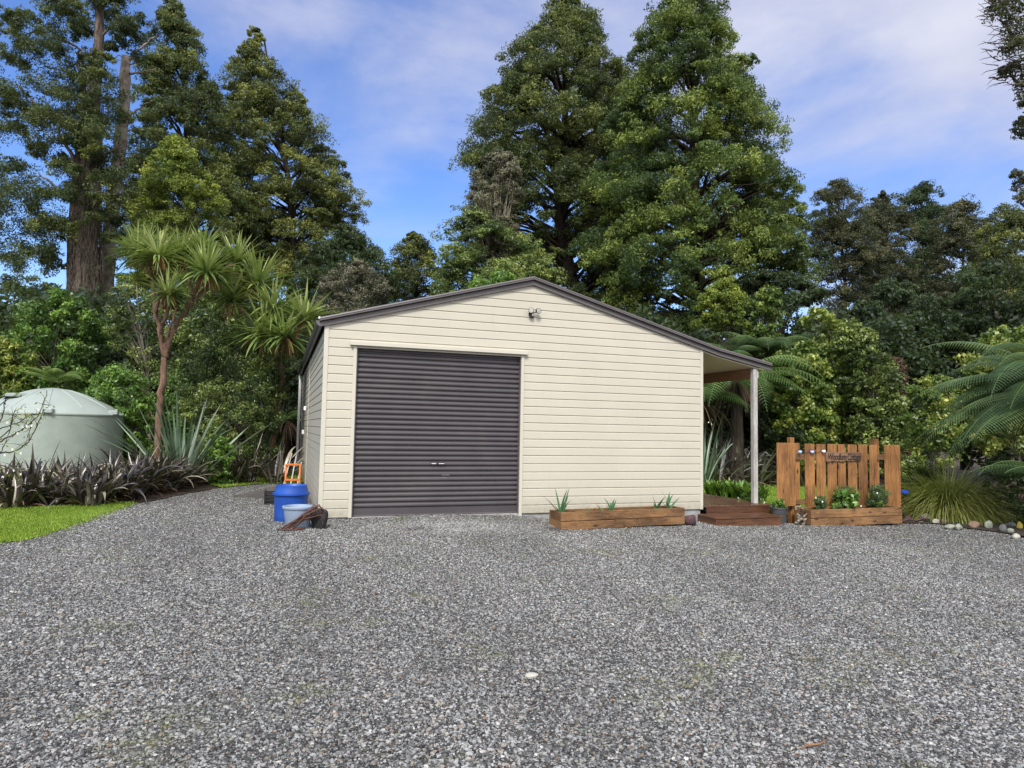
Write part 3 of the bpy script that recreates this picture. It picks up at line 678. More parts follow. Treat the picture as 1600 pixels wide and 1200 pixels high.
def tree(name, label, cat, prof, D, mat, n=150, per=420, rc=.9, ln=.22, wd=.09, bark='bark_dark', tr=.35, group=None, zs=.65, depth=.85, limbs=.5, base=None, sub=7, subr=.42, zjit=.0, droop=.5, lean=None, tmin=.1, tmax=.8, shell=.25, bough=False, rag=.15):
    Z, CX, RS = prof_axis(prof, D)
    b = CX[0].copy() if base is None else at(base, 600, D); gzb = float(gz(b[0])) - .04; root = thing(name, label, cat, (b[0], b[1], gzb), group)
    # weight levels by radius
    n = int(n * 1.75); rc = rc * .82; per = int(per * .8); subr = subr * 1.1
    zz = np.linspace(Z[0], Z[-1], 200); r = np.interp(zz, Z, RS); wgt = r ** 1.05 + .12; wgt /= wgt.sum()
    zc = RNG.choice(zz, n, p=wgt) + RNG.uniform(-.2, .2, n)
    zc[:3] = Z[-1] - np.array([.1, .5, .9]) * rc
    rr = np.interp(zc, Z, RS); ax = np.stack([np.interp(zc, Z, CX[:, i]) for i in range(3)], 1); ax[:, 2] = zc
    R = rc * RNG.uniform(.5, 1.4, n) * np.clip(rr / (rc * 1.3), .45, 1)
    ph = RNG.uniform(0, 2 * np.pi, n); side_ = RNG.random(n) < .3; ph = np.where(side_, RNG.integers(0, 2, n) * np.pi + RNG.normal(0, .35, n), ph); ph = np.where(~side_ & (RNG.random(n) < .3), -np.abs(np.mod(ph, np.pi)), ph)
    rho = np.maximum(rr - R * (.75 if bough else .35), 0) * np.sqrt(RNG.uniform(shell, 1, n))
    rho = rho * (1 + rag * np.sin(ph * 3 + zc * 1.9 + D) + RNG.normal(0, rag * .6, n)); rho = np.minimum(rho, rr * (1.0 if bough else 1.1))
    C = ax + HR * (rho * np.cos(ph))[:, None] + HF * (rho * np.sin(ph) * depth)[:, None]
    C[:, 2] -= .05 * rho
    od = C - ax; od[:, 2] = 0; od = nrm(od + HR * .001)
    if bough: sub, subr, per, ln, wd = 12, .40, int(per * 1.45), ln * .74, wd * .62
    mb = MB(); clump_leaves(mb, C, R, per, ln, wd, zs, sub, subr, RNG.uniform(tmin, tmax, n), droop, out=od if bough else None)
    # scattered inner foliage so limbs do not show as a hollow shell
    mb.build('crown', mat, root)
    tb = MB(); top = CX[-1]; mid = ax[np.argsort(zc)[n // 2]]
    zt = np.linspace(gzb, Z[-1] - .3, 9); P = np.stack([np.interp(zt, Z, CX[:, i]) for i in range(3)], 1)
    P[:, :2] = P[:, :2] * .8 + .2 * b[:2]; P[0, :2] = b[:2]; P[:, 2] = zt; P[:, :2] += RNG.normal(0, .06, (9, 2))
    tb.tube(P, np.linspace(tr, tr * .12, 9), 9, wob=.12)
    nl = int(n * limbs * (.55 if bough else 1)); far_ = np.argsort(-(rho / (rr + .2)))[:nl // 2]
    for i in np.unique(np.r_[far_, RNG.choice(n, nl - nl // 2, replace=False)]):
        zb = max(gzb + (C[i, 2] - gzb) * (RNG.uniform(.84, .98) if bough else RNG.uniform(.55, .9)), gzb + .5); p0 = np.array([np.interp(zb, zt, P[:, 0]), np.interp(zb, zt, P[:, 1]), zb])
        q = C[i]; mdp = (p0 + q) / 2 + [0, 0, .12 * np.linalg.norm(q - p0)] + RNG.normal(0, .1, 3)
        tb.tube([p0, mdp, q], [tr * .22, tr * .14, tr * .05], 5, cap=False)
    tb.build('trunk', M[bark], root, smooth=True)
    return root
def straps(mb, P0, az, e0, e1, Ln, Wd, seg=6, base_w=.6, peak=.35, fold=.25, tint=None, twist=0, curl=1.4):
    """sword leaves: from P0, azimuth az, elevation e0 bending to e1"""
    k = len(P0); t = np.linspace(0, 1, seg + 1); e = e0[:, None] + (e1 - e0)[:, None] * t[None] ** curl
    dl = Ln[:, None] / seg; hx = np.cumsum(np.cos(e) * dl, 1) - np.cos(e) * dl; hz = np.cumsum(np.sin(e) * dl, 1) - np.sin(e) * dl
    H_ = np.stack([np.cos(az), np.sin(az), az * 0], 1); S = np.stack([-np.sin(az), np.cos(az), az * 0], 1)
    C = P0[:, None] + H_[:, None] * hx[..., None]; C[..., 2] += hz
    U = np.stack([-np.sin(e)[..., None] * H_[:, None, i:i + 1] for i in range(2)] + [np.cos(e)[..., None]], 2)[..., 0]
    pw = np.where(t < peak, base_w + (1 - base_w) * (t / peak), 1 - ((t - peak) / (1 - peak)) ** 1.7)
    pw[-1] = .02
    w = (Wd[:, None] * .5 * pw[None])[..., None]; tw = (twist * RNG.uniform(-1, 1, k))[:, None] * t[None]
    SS = S[:, None] * np.cos(tw)[..., None] + U * np.sin(tw)[..., None]
    V = np.stack([C - SS * w + U * w * fold, C, C + SS * w + U * w * fold], 2)   # k, seg+1, 3, 3
    base = (np.arange(k) * (seg + 1) * 3)[:, None, None]; i = np.arange(seg)[None, :, None] * 3
    q = np.array([[0, 1, 4, 3], [1, 2, 5, 4]])
    F = (base + i)[..., None] + q[None, None]
    tint = RNG.uniform(.1, .9, k) if tint is None else tint
    mb.add(V.reshape(-1, 3), F.reshape(-1, 4), np.repeat(tint, (seg + 1) * 3))
def frond(mb, P0, az, e0, e1, Ln, wmax, npin=26, tint=.5, seg=10, hang=.45):
    """tree-fern frond with toothed pinnae"""
    k = npin; t = np.linspace(0.10, .985, k); n = 60; tt = np.linspace(0, 1, n); e = e0 + (e1 - e0) * tt ** 1.2; d = Ln / n
    hx = np.cumsum(np.cos(e)) * d; hz = np.cumsum(np.sin(e)) * d
    Hd = np.array([math.cos(az), math.sin(az), 0]); S = np.array([-math.sin(az), math.cos(az), 0])
    X = np.interp(t, tt, hx); Z = np.interp(t, tt, hz); E = np.interp(t, tt, e)
    C = P0 + Hd * X[:, None]; C[:, 2] += Z
    Tn = Hd * np.cos(E)[:, None]; Tn[:, 2] += np.sin(E)
    pl = wmax * np.sin(np.pi * np.clip(t * .93 + .07, 0, 1)) ** .6 * (1 - t ** 5) + .02
    us = np.linspace(0, 1, seg + 1)
    for s in (-1, 1):
        D = nrm(S * s + Tn * .35); 
        base = C[:, None] + D[:, None] * (pl[:, None] * us[None])[..., None]; base[..., 2] -= hang * (pl[:, None] * us[None] ** 2)
        w = pl[:, None] * .085 * (1 - us[None] ** 1.5) + .003
        tooth = np.where(np.arange(seg + 1) % 2 == 0, 1.0, .25)[None]
        A_ = base + Tn[:, None] * (w * tooth)[..., None]; B_ = base - Tn[:, None] * (w * tooth[:, ::-1])[..., None]
        A_[..., 2] -= (w * .3); B_[..., 2] -= (w * .3)
        V = np.stack([A_, base, B_], 2); bi = (np.arange(k) * (seg + 1) * 3)[:, None, None]; i = np.arange(seg)[None, :, None] * 3
        F = ((bi + i)[..., None] + np.array([[0, 3, 4, 1], [1, 4, 5, 2]])[None, None]).reshape(-1, 4)
        mb.add(V.reshape(-1, 3), F, np.repeat(np.clip(tint + RNG.uniform(-.12, .12, k), 0, 1), (seg + 1) * 3))
    # rachis as thin folded strip
    r = np.stack([P0 + Hd * np.interp(u, tt, hx) + [0, 0, np.interp(u, tt, hz)] for u in np.linspace(0, 1, 12)]); w = np.linspace(.012, .003, 12)[:, None]
    V = np.stack([r - S * w, r + [0, 0, .008], r + S * w], 1); i = np.arange(11)[:, None] * 3
    mb.add(V.reshape(-1, 3), np.concatenate([i + [0, 1, 4, 3], i + [1, 2, 5, 4]]), .85)
def gauss_el(n, lo, hi): return np.radians(RNG.uniform(lo, hi, n))

# ------------------------------------------------------------------ big trees
PG = 'tall native conifers behind the shed'
tree('conifer_tree', 'tall dark cone-shaped conifer at the left whose tip leaves the frame beside the pale snag', 'tree',
     [(-8, 258, 272), (30, 246, 298), (70, 225, 308), (110, 225, 330), (150, 215, 348), (200, 198, 368), (270, 190, 388), (350, 190, 402), (430, 200, 412), (490, 215, 400)], 38, LM['pine'], 210, 460, 1.0, .24, .09, group=PG, tr=.4, bough=True)
tree('conifer_tree', 'conifer with two stepped tips standing right of the cone-shaped conifer, against blue sky', 'tree',
     [(50, 396, 404), (75, 375, 412), (95, 366, 430), (120, 360, 462), (165, 355, 490), (200, 350, 517), (240, 345, 528), (290, 345, 556), (340, 350, 560), (400, 370, 540), (450, 380, 525)], 42, LM['olive'], 200, 470, 1.05, .26, .10, group=PG, tr=.4, zs=.55, bough=True)
tree('conifer_tree', 'massive dark conifer with a blocky crown rising behind the shed ridge', 'tree',
     [(-2, 870, 897), (8, 842, 922), (45, 830, 938), (72, 835, 942), (84, 790, 960), (110, 772, 985), (160, 765, 1005), (185, 740, 1010), (215, 735, 1010), (260, 738, 1000), (300, 733, 1000), (360, 735, 1000), (420, 780, 1000), (480, 800, 1000)], 40, LM['pine'], 330, 480, 1.15, .25, .10, group=PG, tr=.6, shell=.35, bough=True)
tree('conifer_tree', 'tallest bright green conifer right of the shed ridge, its top cut by the frame', 'tree',
     [(-60, 1050, 1085), (-20, 1020, 1120), (20, 1008, 1132), (60, 1000, 1142), (100, 985, 1165), (130, 975, 1190), (165, 965, 1193), (200, 955, 1210), (250, 945, 1204), (280, 940, 1222), (310, 932, 1238), (360, 925, 1250), (400, 925, 1256), (440, 940, 1235), (490, 960, 1200), (530, 990, 1190)], 34, LM['pine2'], 380, 480, 1.0, .22, .09, group=PG, tr=.5, shell=.35, tmax=.95, bough=True)
tree('yellow_tree', 'yellow-green small conifer above the cabbage palms', 'tree',
     [(213, 262, 288), (235, 250, 300), (262, 230, 320), (300, 222, 345), (340, 210, 338), (385, 200, 320), (430, 210, 300)], 29, LM['yellow'], 60, 420, .65, .17, .075, tr=.15, shell=.3, bough=True)
tree('dark_tree', 'rounded dark tree in the dip left of the shed ridge', 'tree',
     [(356, 528, 552), (375, 505, 585), (410, 470, 607), (450, 450, 622), (500, 440, 615), (560, 450, 600)], 34, LM['dark'], 90, 420, .85, .2, .09, tr=.25, bough=True)
tree('grey_bush', 'grey-brown twiggy scrub tree low behind the left roof slope', 'tree',
     [(414, 550, 572), (432, 515, 595), (465, 492, 612), (500, 480, 625), (560, 490, 615)], 27, LM['grey'], 60, 420, .55, .12, .045, tr=.12)
tree('olive_tree', 'small olive feathery tree at the lowest dip of the skyline', 'tree',
     [(362, 640, 650), (378, 628, 668), (402, 612, 690), (440, 600, 705), (490, 590, 720), (560, 600, 700)], 38, LM['olive'], 80, 420, .8, .22, .08, tr=.2, bough=True)
tree('rounded_tree', 'pale green round-topped tree directly behind the left roof slope near the ridge', 'tree',
     [(334, 725, 760), (348, 700, 800), (375, 682, 838), (405, 680, 860), (440, 690, 868), (490, 700, 865), (540, 720, 840)], 33, LM['mid'], 120, 420, .8, .19, .085, tr=.25, zs=.5, bough=True)
tree('green_bush', 'bright green leafy bush peeping just over the roof left of the ridge', 'shrub',
     [(432, 772, 800), (446, 735, 825), (470, 690, 835), (520, 690, 830)], 26, LM['bright'], 40, 350, .5, .13, .07, tr=.08)
tree('grey_tree', 'grey lichen-covered small tree on the left flank of the massive dark conifer', 'tree',
     [(240, 772, 795), (262, 742, 815), (300, 728, 815), (345, 735, 812), (400, 745, 815)], 34, LM['grey'], 55, 360, .6, .14, .05, tr=.15, bark='bark_pale')
HG = 'dark trees along the right skyline'
for lab, prof, D, mt in (
    ('first dark brownish tree right of the tallest conifer on the skyline', [(286, 1292, 1325), (303, 1270, 1345), (340, 1258, 1362), (390, 1262, 1370), (440, 1268, 1375), (520, 1262, 1370), (600, 1270, 1360)], 42, 'brown'),
    ('feathery dark tree between the brownish skyline tree and the domed one', [(300, 1370, 1392), (318, 1350, 1412), (350, 1340, 1420), (420, 1335, 1420), (520, 1335, 1425), (600, 1340, 1420)], 44, 'brown'),
    ('dark domed tree on the right skyline with sky showing at its sides', [(288, 1430, 1452), (300, 1412, 1468), (330, 1405, 1478), (380, 1405, 1480), (450, 1400, 1485), (560, 1400, 1490)], 46, 'dark'),
    ('grey-topped twiggy tree near the right edge of the skyline', [(317, 1485, 1515), (335, 1468, 1540), (370, 1460, 1555), (430, 1450, 1560), (520, 1450, 1565), (600, 1450, 1560)], 40, 'brown'),
    ('olive tree at the far right end of the skyline', [(325, 1555, 1590), (345, 1535, 1630), (380, 1525, 1650), (440, 1520, 1660), (540, 1520, 1660), (620, 1520, 1660)], 36, 'olive')):
    tree('skyline_tree', lab, 'tree', prof, D, LM[mt], 120, 420, .9, .20, .09, group=HG, tr=.25, tmax=.85, bough=True, shell=.1)
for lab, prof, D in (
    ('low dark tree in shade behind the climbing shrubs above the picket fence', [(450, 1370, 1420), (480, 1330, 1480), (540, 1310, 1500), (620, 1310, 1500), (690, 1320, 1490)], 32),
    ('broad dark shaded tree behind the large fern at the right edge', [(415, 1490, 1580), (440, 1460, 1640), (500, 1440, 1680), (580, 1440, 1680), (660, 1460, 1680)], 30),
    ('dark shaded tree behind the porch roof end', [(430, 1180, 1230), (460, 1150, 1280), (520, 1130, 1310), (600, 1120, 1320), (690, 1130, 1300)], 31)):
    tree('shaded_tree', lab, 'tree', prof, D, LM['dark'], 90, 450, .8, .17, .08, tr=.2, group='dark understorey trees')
tree('vine_bush', 'bright olive mound of foliage above the right roof slope near the porch', 'shrub',
     [(447, 1112, 1150), (462, 1095, 1166), (485, 1090, 1168), (505, 1100, 1160)], 24, LM['yellow'], 28, 380, .42, .11, .05, tr=.06, tmax=.7)

# vine-clad giant and the broken snag at the left
def limbs(tb, specs, D, r0=.06):
    for pts, r in specs:
        P = np.array([at(x, y, D + dz) for x, y, dz in pts]); n = 4 * len(P); u = np.linspace(0, len(P) - 1, n); Q = np.stack([np.interp(u, np.arange(len(P)), P[:, i]) for i in range(3)], 1)
        Q[1:-1] += RNG.normal(0, r * .35, (n - 2, 3)); tb.tube(Q, np.linspace(r, r * .25, n), 6, wob=.15)
b = at(132, 600, 30)
giant = thing('vine_clad_tree', 'old ragged-crowned tree at the far left with its trunk wrapped in brown vines', 'tree', (b[0], b[1], float(gz(b[0]))))
tb = MB(); P = np.array([[*at(x, 600, 30)[:2], z] for x, z in ((132, -.1), (131, 5), (135, 9), (140, 12), (146, 15), (152, 19), (155, 24))])
P[:, :2] = [at(x, y, 30)[:2] for x, y in ((132, 650), (130, 480), (132, 380), (136, 280), (146, 160), (155, 60), (156, -80))]; P[:, 2] = [at(x, y, 30)[2] if i else -.1 for i, (x, y) in enumerate(((132, 650), (130, 480), (132, 380), (136, 280), (146, 160), (155, 60), (156, -80)))]
u = np.linspace(0, 6, 40); Q = np.stack([np.interp(u, np.arange(7), P[:, i]) for i in range(3)], 1)
tb.tube(Q, np.interp(u, [0, 1, 2, 3, 4, 5, 6], [.70, .55, .52, .42, .27, .19, .14]), 16, wob=.10)
limbs(tb, [([(135, 290, 0), (118, 250, -.5), (95, 215, -1), (90, 180, -1)], .12), ([(146, 150, 0), (120, 100, 0), (125, 75, 0), (60, 46, -1), (30, 60, -1)], .09), ([(140, 220, 0), (170, 190, -.5), (168, 130, -.5)], .09),
           ([(135, 330, 0), (100, 300, -1), (60, 270, -1.5)], .11), ([(131, 150, .4), (128, 75, .4)], .16), ([(139, 150, -.4), (142, 75, -.4)], .14), ([(132, 370, 0), (75, 350, -1), (30, 360, -1)], .1), ([(134, 200, 0), (70, 180, -1), (25, 130, -1)], .1),
           ([(155, 60, 0), (185, 30, 0), (205, 20, 0)], .06), ([(155, 80, 0), (190, 95, 0)], .04), ([(135, 255, 0), (180, 235, -1), (200, 215, -1)], .07)], 30)
tb.build('trunk', M['bark_vine'], giant, smooth=True)
# hanging vine stems round the trunk
vb = MB()
for i in range(240):
    th = RNG.uniform(0, 6.28); y0 = RNG.uniform(150, 430); z0 = at(0, y0, 30)[2]; ln_ = RNG.uniform(1.2, 4); n = 12; zs_ = np.linspace(z0, max(z0 - ln_, .3), n)
    c = np.stack([np.interp(zs_, Q[:, 2], Q[:, 0]), np.interp(zs_, Q[:, 2], Q[:, 1])], 1); r_ = np.interp(zs_, Q[:, 2], np.interp(u, [0, 1, 2, 3, 4, 5, 6], [.70, .55, .52, .42, .27, .2, .14])) + RNG.uniform(.0, .14)
    thh = th + np.cumsum(RNG.normal(0, .10, n)); vb.tube(np.c_[c[:, 0] + r_ * np.cos(thh), c[:, 1] + r_ * np.sin(thh), zs_], RNG.uniform(.012, .03), 4, cap=False)
vb.build('vines', M['bark_vine'], giant)
cl = [(40, 60, 1.1), (15, 40, .7), (25, 25, .6), (20, 85, .9), (18, 130, .9), (75, 70, 1.0), (90, 62, .8), (15, 165, .8), (45, 150, .8), (60, 185, 1), (25, 205, .8), (90, 130, 1.1), (110, 115, .9), (85, 165, 1.2), (115, 160, 1.1), (150, 120, 1.), (160, 150, .9), (60, 230, 1), (20, 250, 1), (35, 285, 1.2), (70, 300, 1.2), (20, 320, 1.1), (60, 340, 1.1), (95, 345, .9), (100, 250, .9), (110, 200, 1.1), (140, 190, 1), (165, 180, .8), (40, 370, 1.2), (15, 400, 1.3), (60, 410, 1.2), (95, 400, .7), (165, 240, .9), (175, 270, .9), (170, 310, 1.0), (185, 340, .9), (175, 380, .9), (100, 10, .8), (88, -5, .8), (118, 25, .8), (125, 45, .5), (175, 15, .9), (195, 30, .8), (205, 45, .5), (180, 45, .7), (190, -10, .9), (170, -10, .8), (150, -20, .9), (10, 440, 1.1), (40, 450, 1.1), (75, 455, 1), (100, 290, .8), (145, 90, .5), (168, 85, .5), (120, 215, .9), (140, 240, .9), (130, 170, .9), (150, 205, .8), (115, 260, .8), (150, 270, .7), (130, 290, .7), (160, 330, .7), (90, 350, .9), (5, 290, 1.1), (-20, 200, 1.2), (-30, 120, 1.1), (-20, 340, 1.3), (-40, 260, 1.3)]
C = np.array([at(x + RNG.normal(0, 9), y + RNG.normal(0, 9), 30 + RNG.uniform(-2.2, .9)) for x, y, r in cl for _ in range(3)]); R = np.array([r * RNG.uniform(.45, .95) for x, y, r in cl for _ in range(3)])
mb = MB(); th_ = RNG.uniform(0, 6.28, len(C)); clump_leaves(mb, C, R, 620, .14, .045, .7, 12, .42, RNG.uniform(0, .7, len(C)), .6, out=np.stack([np.cos(th_), np.sin(th_), th_ * 0], 1)); mb.build('crown', LM['pine'], giant)
mb = MB(); C = np.array([at(x, y, 29.3) for x, y in ((120, 300), (140, 320), (125, 350), (150, 300), (110, 270), (150, 345), (130, 400), (145, 430), (120, 440))]); clump_leaves(mb, C, np.full(len(C), .6), 300, .2, .012, 1.3, 8, .5, None, 2.5); mb.build('hanging_roots', LM['grey'], giant)
b = at(168, 600, 32)
snag = thing('dead_snag', 'broken pale snag with bare stub limbs standing right of the vine-clad tree', 'dead tree', (b[0], b[1], float(gz(b[0]))))
tb = MB(); pp = [(163, 655), (166, 480), (170, 380), (178, 300), (190, 200), (195, 140), (197, 88)]; P = np.array([at(x, y, 32) for x, y in pp]); P[0, 2] = -.1
u = np.linspace(0, 6, 26); Q = np.stack([np.interp(u, np.arange(7), P[:, i]) for i in range(3)], 1); tb.tube(Q, np.linspace(.34, .21, 26), 10, wob=.16)
limbs(tb, [([(197, 100, 0), (215, 80, 0), (235, 62, 0), (250, 52, 0)], .07), ([(203, 115, 0), (225, 112, 0), (244, 107, 0)], .06), ([(200, 182, 0), (218, 168, 0), (236, 156, 0)], .07), ([(198, 102, 0), (215, 98, 0)], .05), ([(200, 205, 0), (212, 198, 0)], .05), ([(198, 95, 0), (185, 85, 0), (175, 96, 0)], .04)], 32)
tb.build('trunk', M['bark_pale'], snag, smooth=True)
# tree at the right edge whose boughs hang in from outside the frame
b = at(1720, 600, 17)
ert = thing('overhanging_tree', 'dark twiggy boughs reaching in from the right edge of the frame', 'tree', (b[0], b[1], float(gz(b[0]))))
tb = MB(); tb.tube([[b[0], b[1], -.4], [*at(1710, 300, 17)[:2], 7], [*at(1700, 0, 17)[:2], 12], [*at(1690, -200, 17)[:2], 15]], [.4, .34, .28, .15], 10, wob=.1)
limbs(tb, [([(1705, 200, 0), (1640, 110, 0), (1590, 60, 0), (1560, 30, 0)], .09), ([(1705, 260, 0), (1630, 150, 0), (1580, 120, 0), (1545, 122, 0)], .07), ([(1705, 350, 0), (1640, 240, 0), (1600, 205, 0)], .07), ([(1705, 400, 0), (1640, 310, 0), (1590, 290, 0)], .07), ([(1700, 60, 0), (1620, 10, 0), (1560, 0, 0)], .07)], 17)
for _ in range(130):
    x, y = RNG.uniform(1535, 1600), RNG.uniform(0, 135); a_ = RNG.uniform(2.2, 4.1); l_ = RNG.uniform(10, 28)
    if x < 1550 and y > 125: continue
    limbs(tb, [([(x + 14, y, 0), (x + math.cos(a_) * l_ * .5 + 8, y + math.sin(a_) * l_ * .4, RNG.normal(0, .3)), (x + math.cos(a_) * l_ * .55, y + math.sin(a_) * l_, RNG.normal(0, .3))], .012)], 17)
tb.build('trunk', M['bark_dark'], ert, smooth=True)
cl = [(1585, 10, .6), (1570, 25, .45), (1592, 45, .55), (1598, 80, .6), (1580, 70, .35), (1592, 115, .45), (1575, 110, .3), (1600, 140, .4), (1600, 165, .25), (1598, 205, .3), (1596, 290, .3), (1600, 310, .3), (1588, 275, .2), (1620, 60, .8), (1625, 150, .8), (1630, 240, .6), (1630, 320, .7), (1650, 0, 1), (1660, 100, 1), (1665, 200, 1), (1560, 5, .3), (1598, 190, .25)]
C = np.array([at(x, y, 17 + RNG.uniform(-.5, .5)) for x, y, r in cl]); R = np.array([r for x, y, r in cl])
mb = MB(); clump_leaves(mb, C, R, 420, .09, .04, .8, 10, .4, None, .3); mb.build('crown', LM['brown'], ert)

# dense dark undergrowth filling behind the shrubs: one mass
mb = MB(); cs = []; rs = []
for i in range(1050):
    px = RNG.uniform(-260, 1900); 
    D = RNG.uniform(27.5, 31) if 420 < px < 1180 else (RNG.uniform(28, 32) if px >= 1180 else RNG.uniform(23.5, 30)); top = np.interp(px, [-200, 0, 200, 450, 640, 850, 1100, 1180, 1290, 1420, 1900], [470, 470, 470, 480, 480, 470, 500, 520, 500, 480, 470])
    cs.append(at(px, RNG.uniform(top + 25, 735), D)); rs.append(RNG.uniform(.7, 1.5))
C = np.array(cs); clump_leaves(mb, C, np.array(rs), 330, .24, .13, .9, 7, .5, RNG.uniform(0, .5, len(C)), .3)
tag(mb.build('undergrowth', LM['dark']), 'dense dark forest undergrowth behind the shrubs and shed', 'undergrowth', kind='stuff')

# ------------------------------------------------------------------ shrubs
def shrub(label, cat, prof, D, mat, n=45, per=300, rc=.42, ln=.10, wd=.06, group=None, name='shrub', **k):
    if group == 'leafy shrubs behind the picket fence' and D > 17: D += 4.5 if D > 18.5 else 2; rc *= 1.15; ln *= 1.2; wd *= 1.2
    return tree(name, label, cat, prof, D, LM[mat], n, per, rc, ln, wd, group=group, tr=k.pop('tr', .05), limbs=k.pop('limbs', .5), bark=k.pop('bark', 'twig'), zs=k.pop('zs', .8), **k)
LG = 'native shrubs behind the tank and flax row'
shrub('dense bright green shrub mound behind the water tank', 'shrub', [(472, 85, 125), (490, 35, 150), (530, 5, 165), (580, -10, 165), (640, -10, 160), (720, 0, 160)], 22, 'bright', 90, 330, .5, .12, .065, LG)
shrub('yellowish green shrub above the left end of the water tank', 'shrub', [(535, -20, 30), (560, -40, 48), (600, -50, 50), (660, -50, 45)], 21, 'lime', 36, 320, .4, .12, .05, LG)
shrub('glossy green shrub just right of the water tank rim', 'shrub', [(580, 165, 200), (600, 140, 230), (640, 130, 245), (690, 150, 245), (745, 165, 240)], 19.5, 'bright', 55, 330, .4, .10, .05, LG)
shrub('thin grey-stemmed shrub with sparse leaves behind the cabbage palm trunk', 'shrub', [(430, 180, 215), (460, 172, 255), (520, 170, 265), (600, 185, 270), (660, 200, 260)], 22, 'mid', 40, 190, .4, .10, .045, LG, limbs=1.0, tr=.09)
shrub('tall olive-green fine-leaved shrub filling the gap beside the left wall of the shed', 'shrub', [(520, 345, 400), (545, 310, 440), (590, 290, 450), (640, 290, 440), (700, 300, 430), (748, 320, 410)], 19, 'mid', 110, 380, .45, .075, .035, LG)
shrub('mid-green shrub under the cabbage palm heads', 'shrub', [(440, 300, 370), (480, 270, 400), (530, 265, 400), (600, 270, 380), (680, 270, 340)], 22, 'mid', 60, 330, .5, .11, .05, LG)
shrub('small dark glossy bush beside the green flax', 'shrub', [(690, 330, 350), (705, 325, 362), (730, 325, 364), (755, 330, 362)], 17, 'bright', 22, 260, .22, .09, .05, LG)
shrub('dark green shrub between the cabbage palm trunk and the tall olive shrub', 'shrub', [(590, 255, 300), (620, 250, 320), (680, 250, 330), (740, 260, 330)], 20.5, 'bright', 40, 300, .4, .1, .05, LG, tmax=.45)
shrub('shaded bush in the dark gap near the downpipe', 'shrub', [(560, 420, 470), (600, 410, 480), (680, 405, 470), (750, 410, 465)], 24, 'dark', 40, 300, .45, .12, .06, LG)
RG = 'leafy shrubs behind the picket fence'
shrub('pale lime-leaved climbing shrub right behind the porch post', 'shrub', [(545, 1225, 1260), (565, 1205, 1290), (600, 1205, 1300), (650, 1210, 1300), (720, 1215, 1290)], 19.5, 'lime', 60, 190, .42, .11, .085, RG)
shrub('tall airy shrub with lime leaves in the middle above the picket fence', 'shrub', [(485, 1268, 1290), (510, 1255, 1320), (545, 1260, 1345), (600, 1270, 1370), (660, 1265, 1375), (730, 1270, 1360)], 21, 'lime', 85, 190, .45, .12, .09, RG, tmax=.75)
shrub('green shrub with fine leaves above the right end of the picket fence', 'shrub', [(510, 1325, 1350), (535, 1310, 1370), (580, 1320, 1400), (630, 1320, 1412), (690, 1330, 1415), (740, 1330, 1400)], 19.5, 'mid', 80, 260, .42, .10, .065, RG)
shrub('reddish brown dead-leaved bush between two shrubs right of the picket fence top', 'shrub', [(560, 1388, 1405), (585, 1380, 1425), (630, 1385, 1425), (740, 1390, 1420)], 22, 'deadgrey', 20, 170, .3, .09, .03, RG)
shrub('sparse pale-leaved shrub on a dark bank right of the picket fence', 'shrub', [(595, 1440, 1470), (615, 1420, 1500), (660, 1412, 1505), (720, 1415, 1500)], 18, 'lime', 40, 120, .4, .09, .06, RG, tmax=.7)
shrub('bright lime shrub high on the right edge behind the big fern', 'shrub', [(516, 1555, 1600), (535, 1525, 1640), (570, 1505, 1660), (610, 1500, 1660), (700, 1520, 1660)], 19, 'lime', 55, 230, .42, .12, .085, RG)
shrub('dark glossy bush low behind the left end of the picket fence', 'shrub', [(625, 1190, 1230), (650, 1185, 1290), (690, 1185, 1300), (745, 1190, 1300)], 20, 'dark', 40, 260, .4, .10, .06, RG, tmax=.9)
shrub('pale grey-green leaved climber on the trunk above the porch roof end', 'shrub', [(452, 1195, 1215), (475, 1165, 1225), (505, 1165, 1220), (540, 1170, 1225)], 22, 'lime', 26, 170, .35, .11, .08, RG, tmax=.55)
shrub('low green bush between the picket fence and the grass tussock', 'shrub', [(722, 1412, 1440), (742, 1408, 1465), (775, 1405, 1470), (805, 1410, 1455)], 16.2, 'mid', 34, 260, .25, .10, .03, RG)
shrub('tangled dark green bush behind the right side of the tussock', 'shrub', [(735, 1560, 1600), (752, 1535, 1640), (790, 1530, 1660), (822, 1545, 1660)], 15.2, 'mid', 45, 260, .26, .08, .04, RG, tmax=.5)

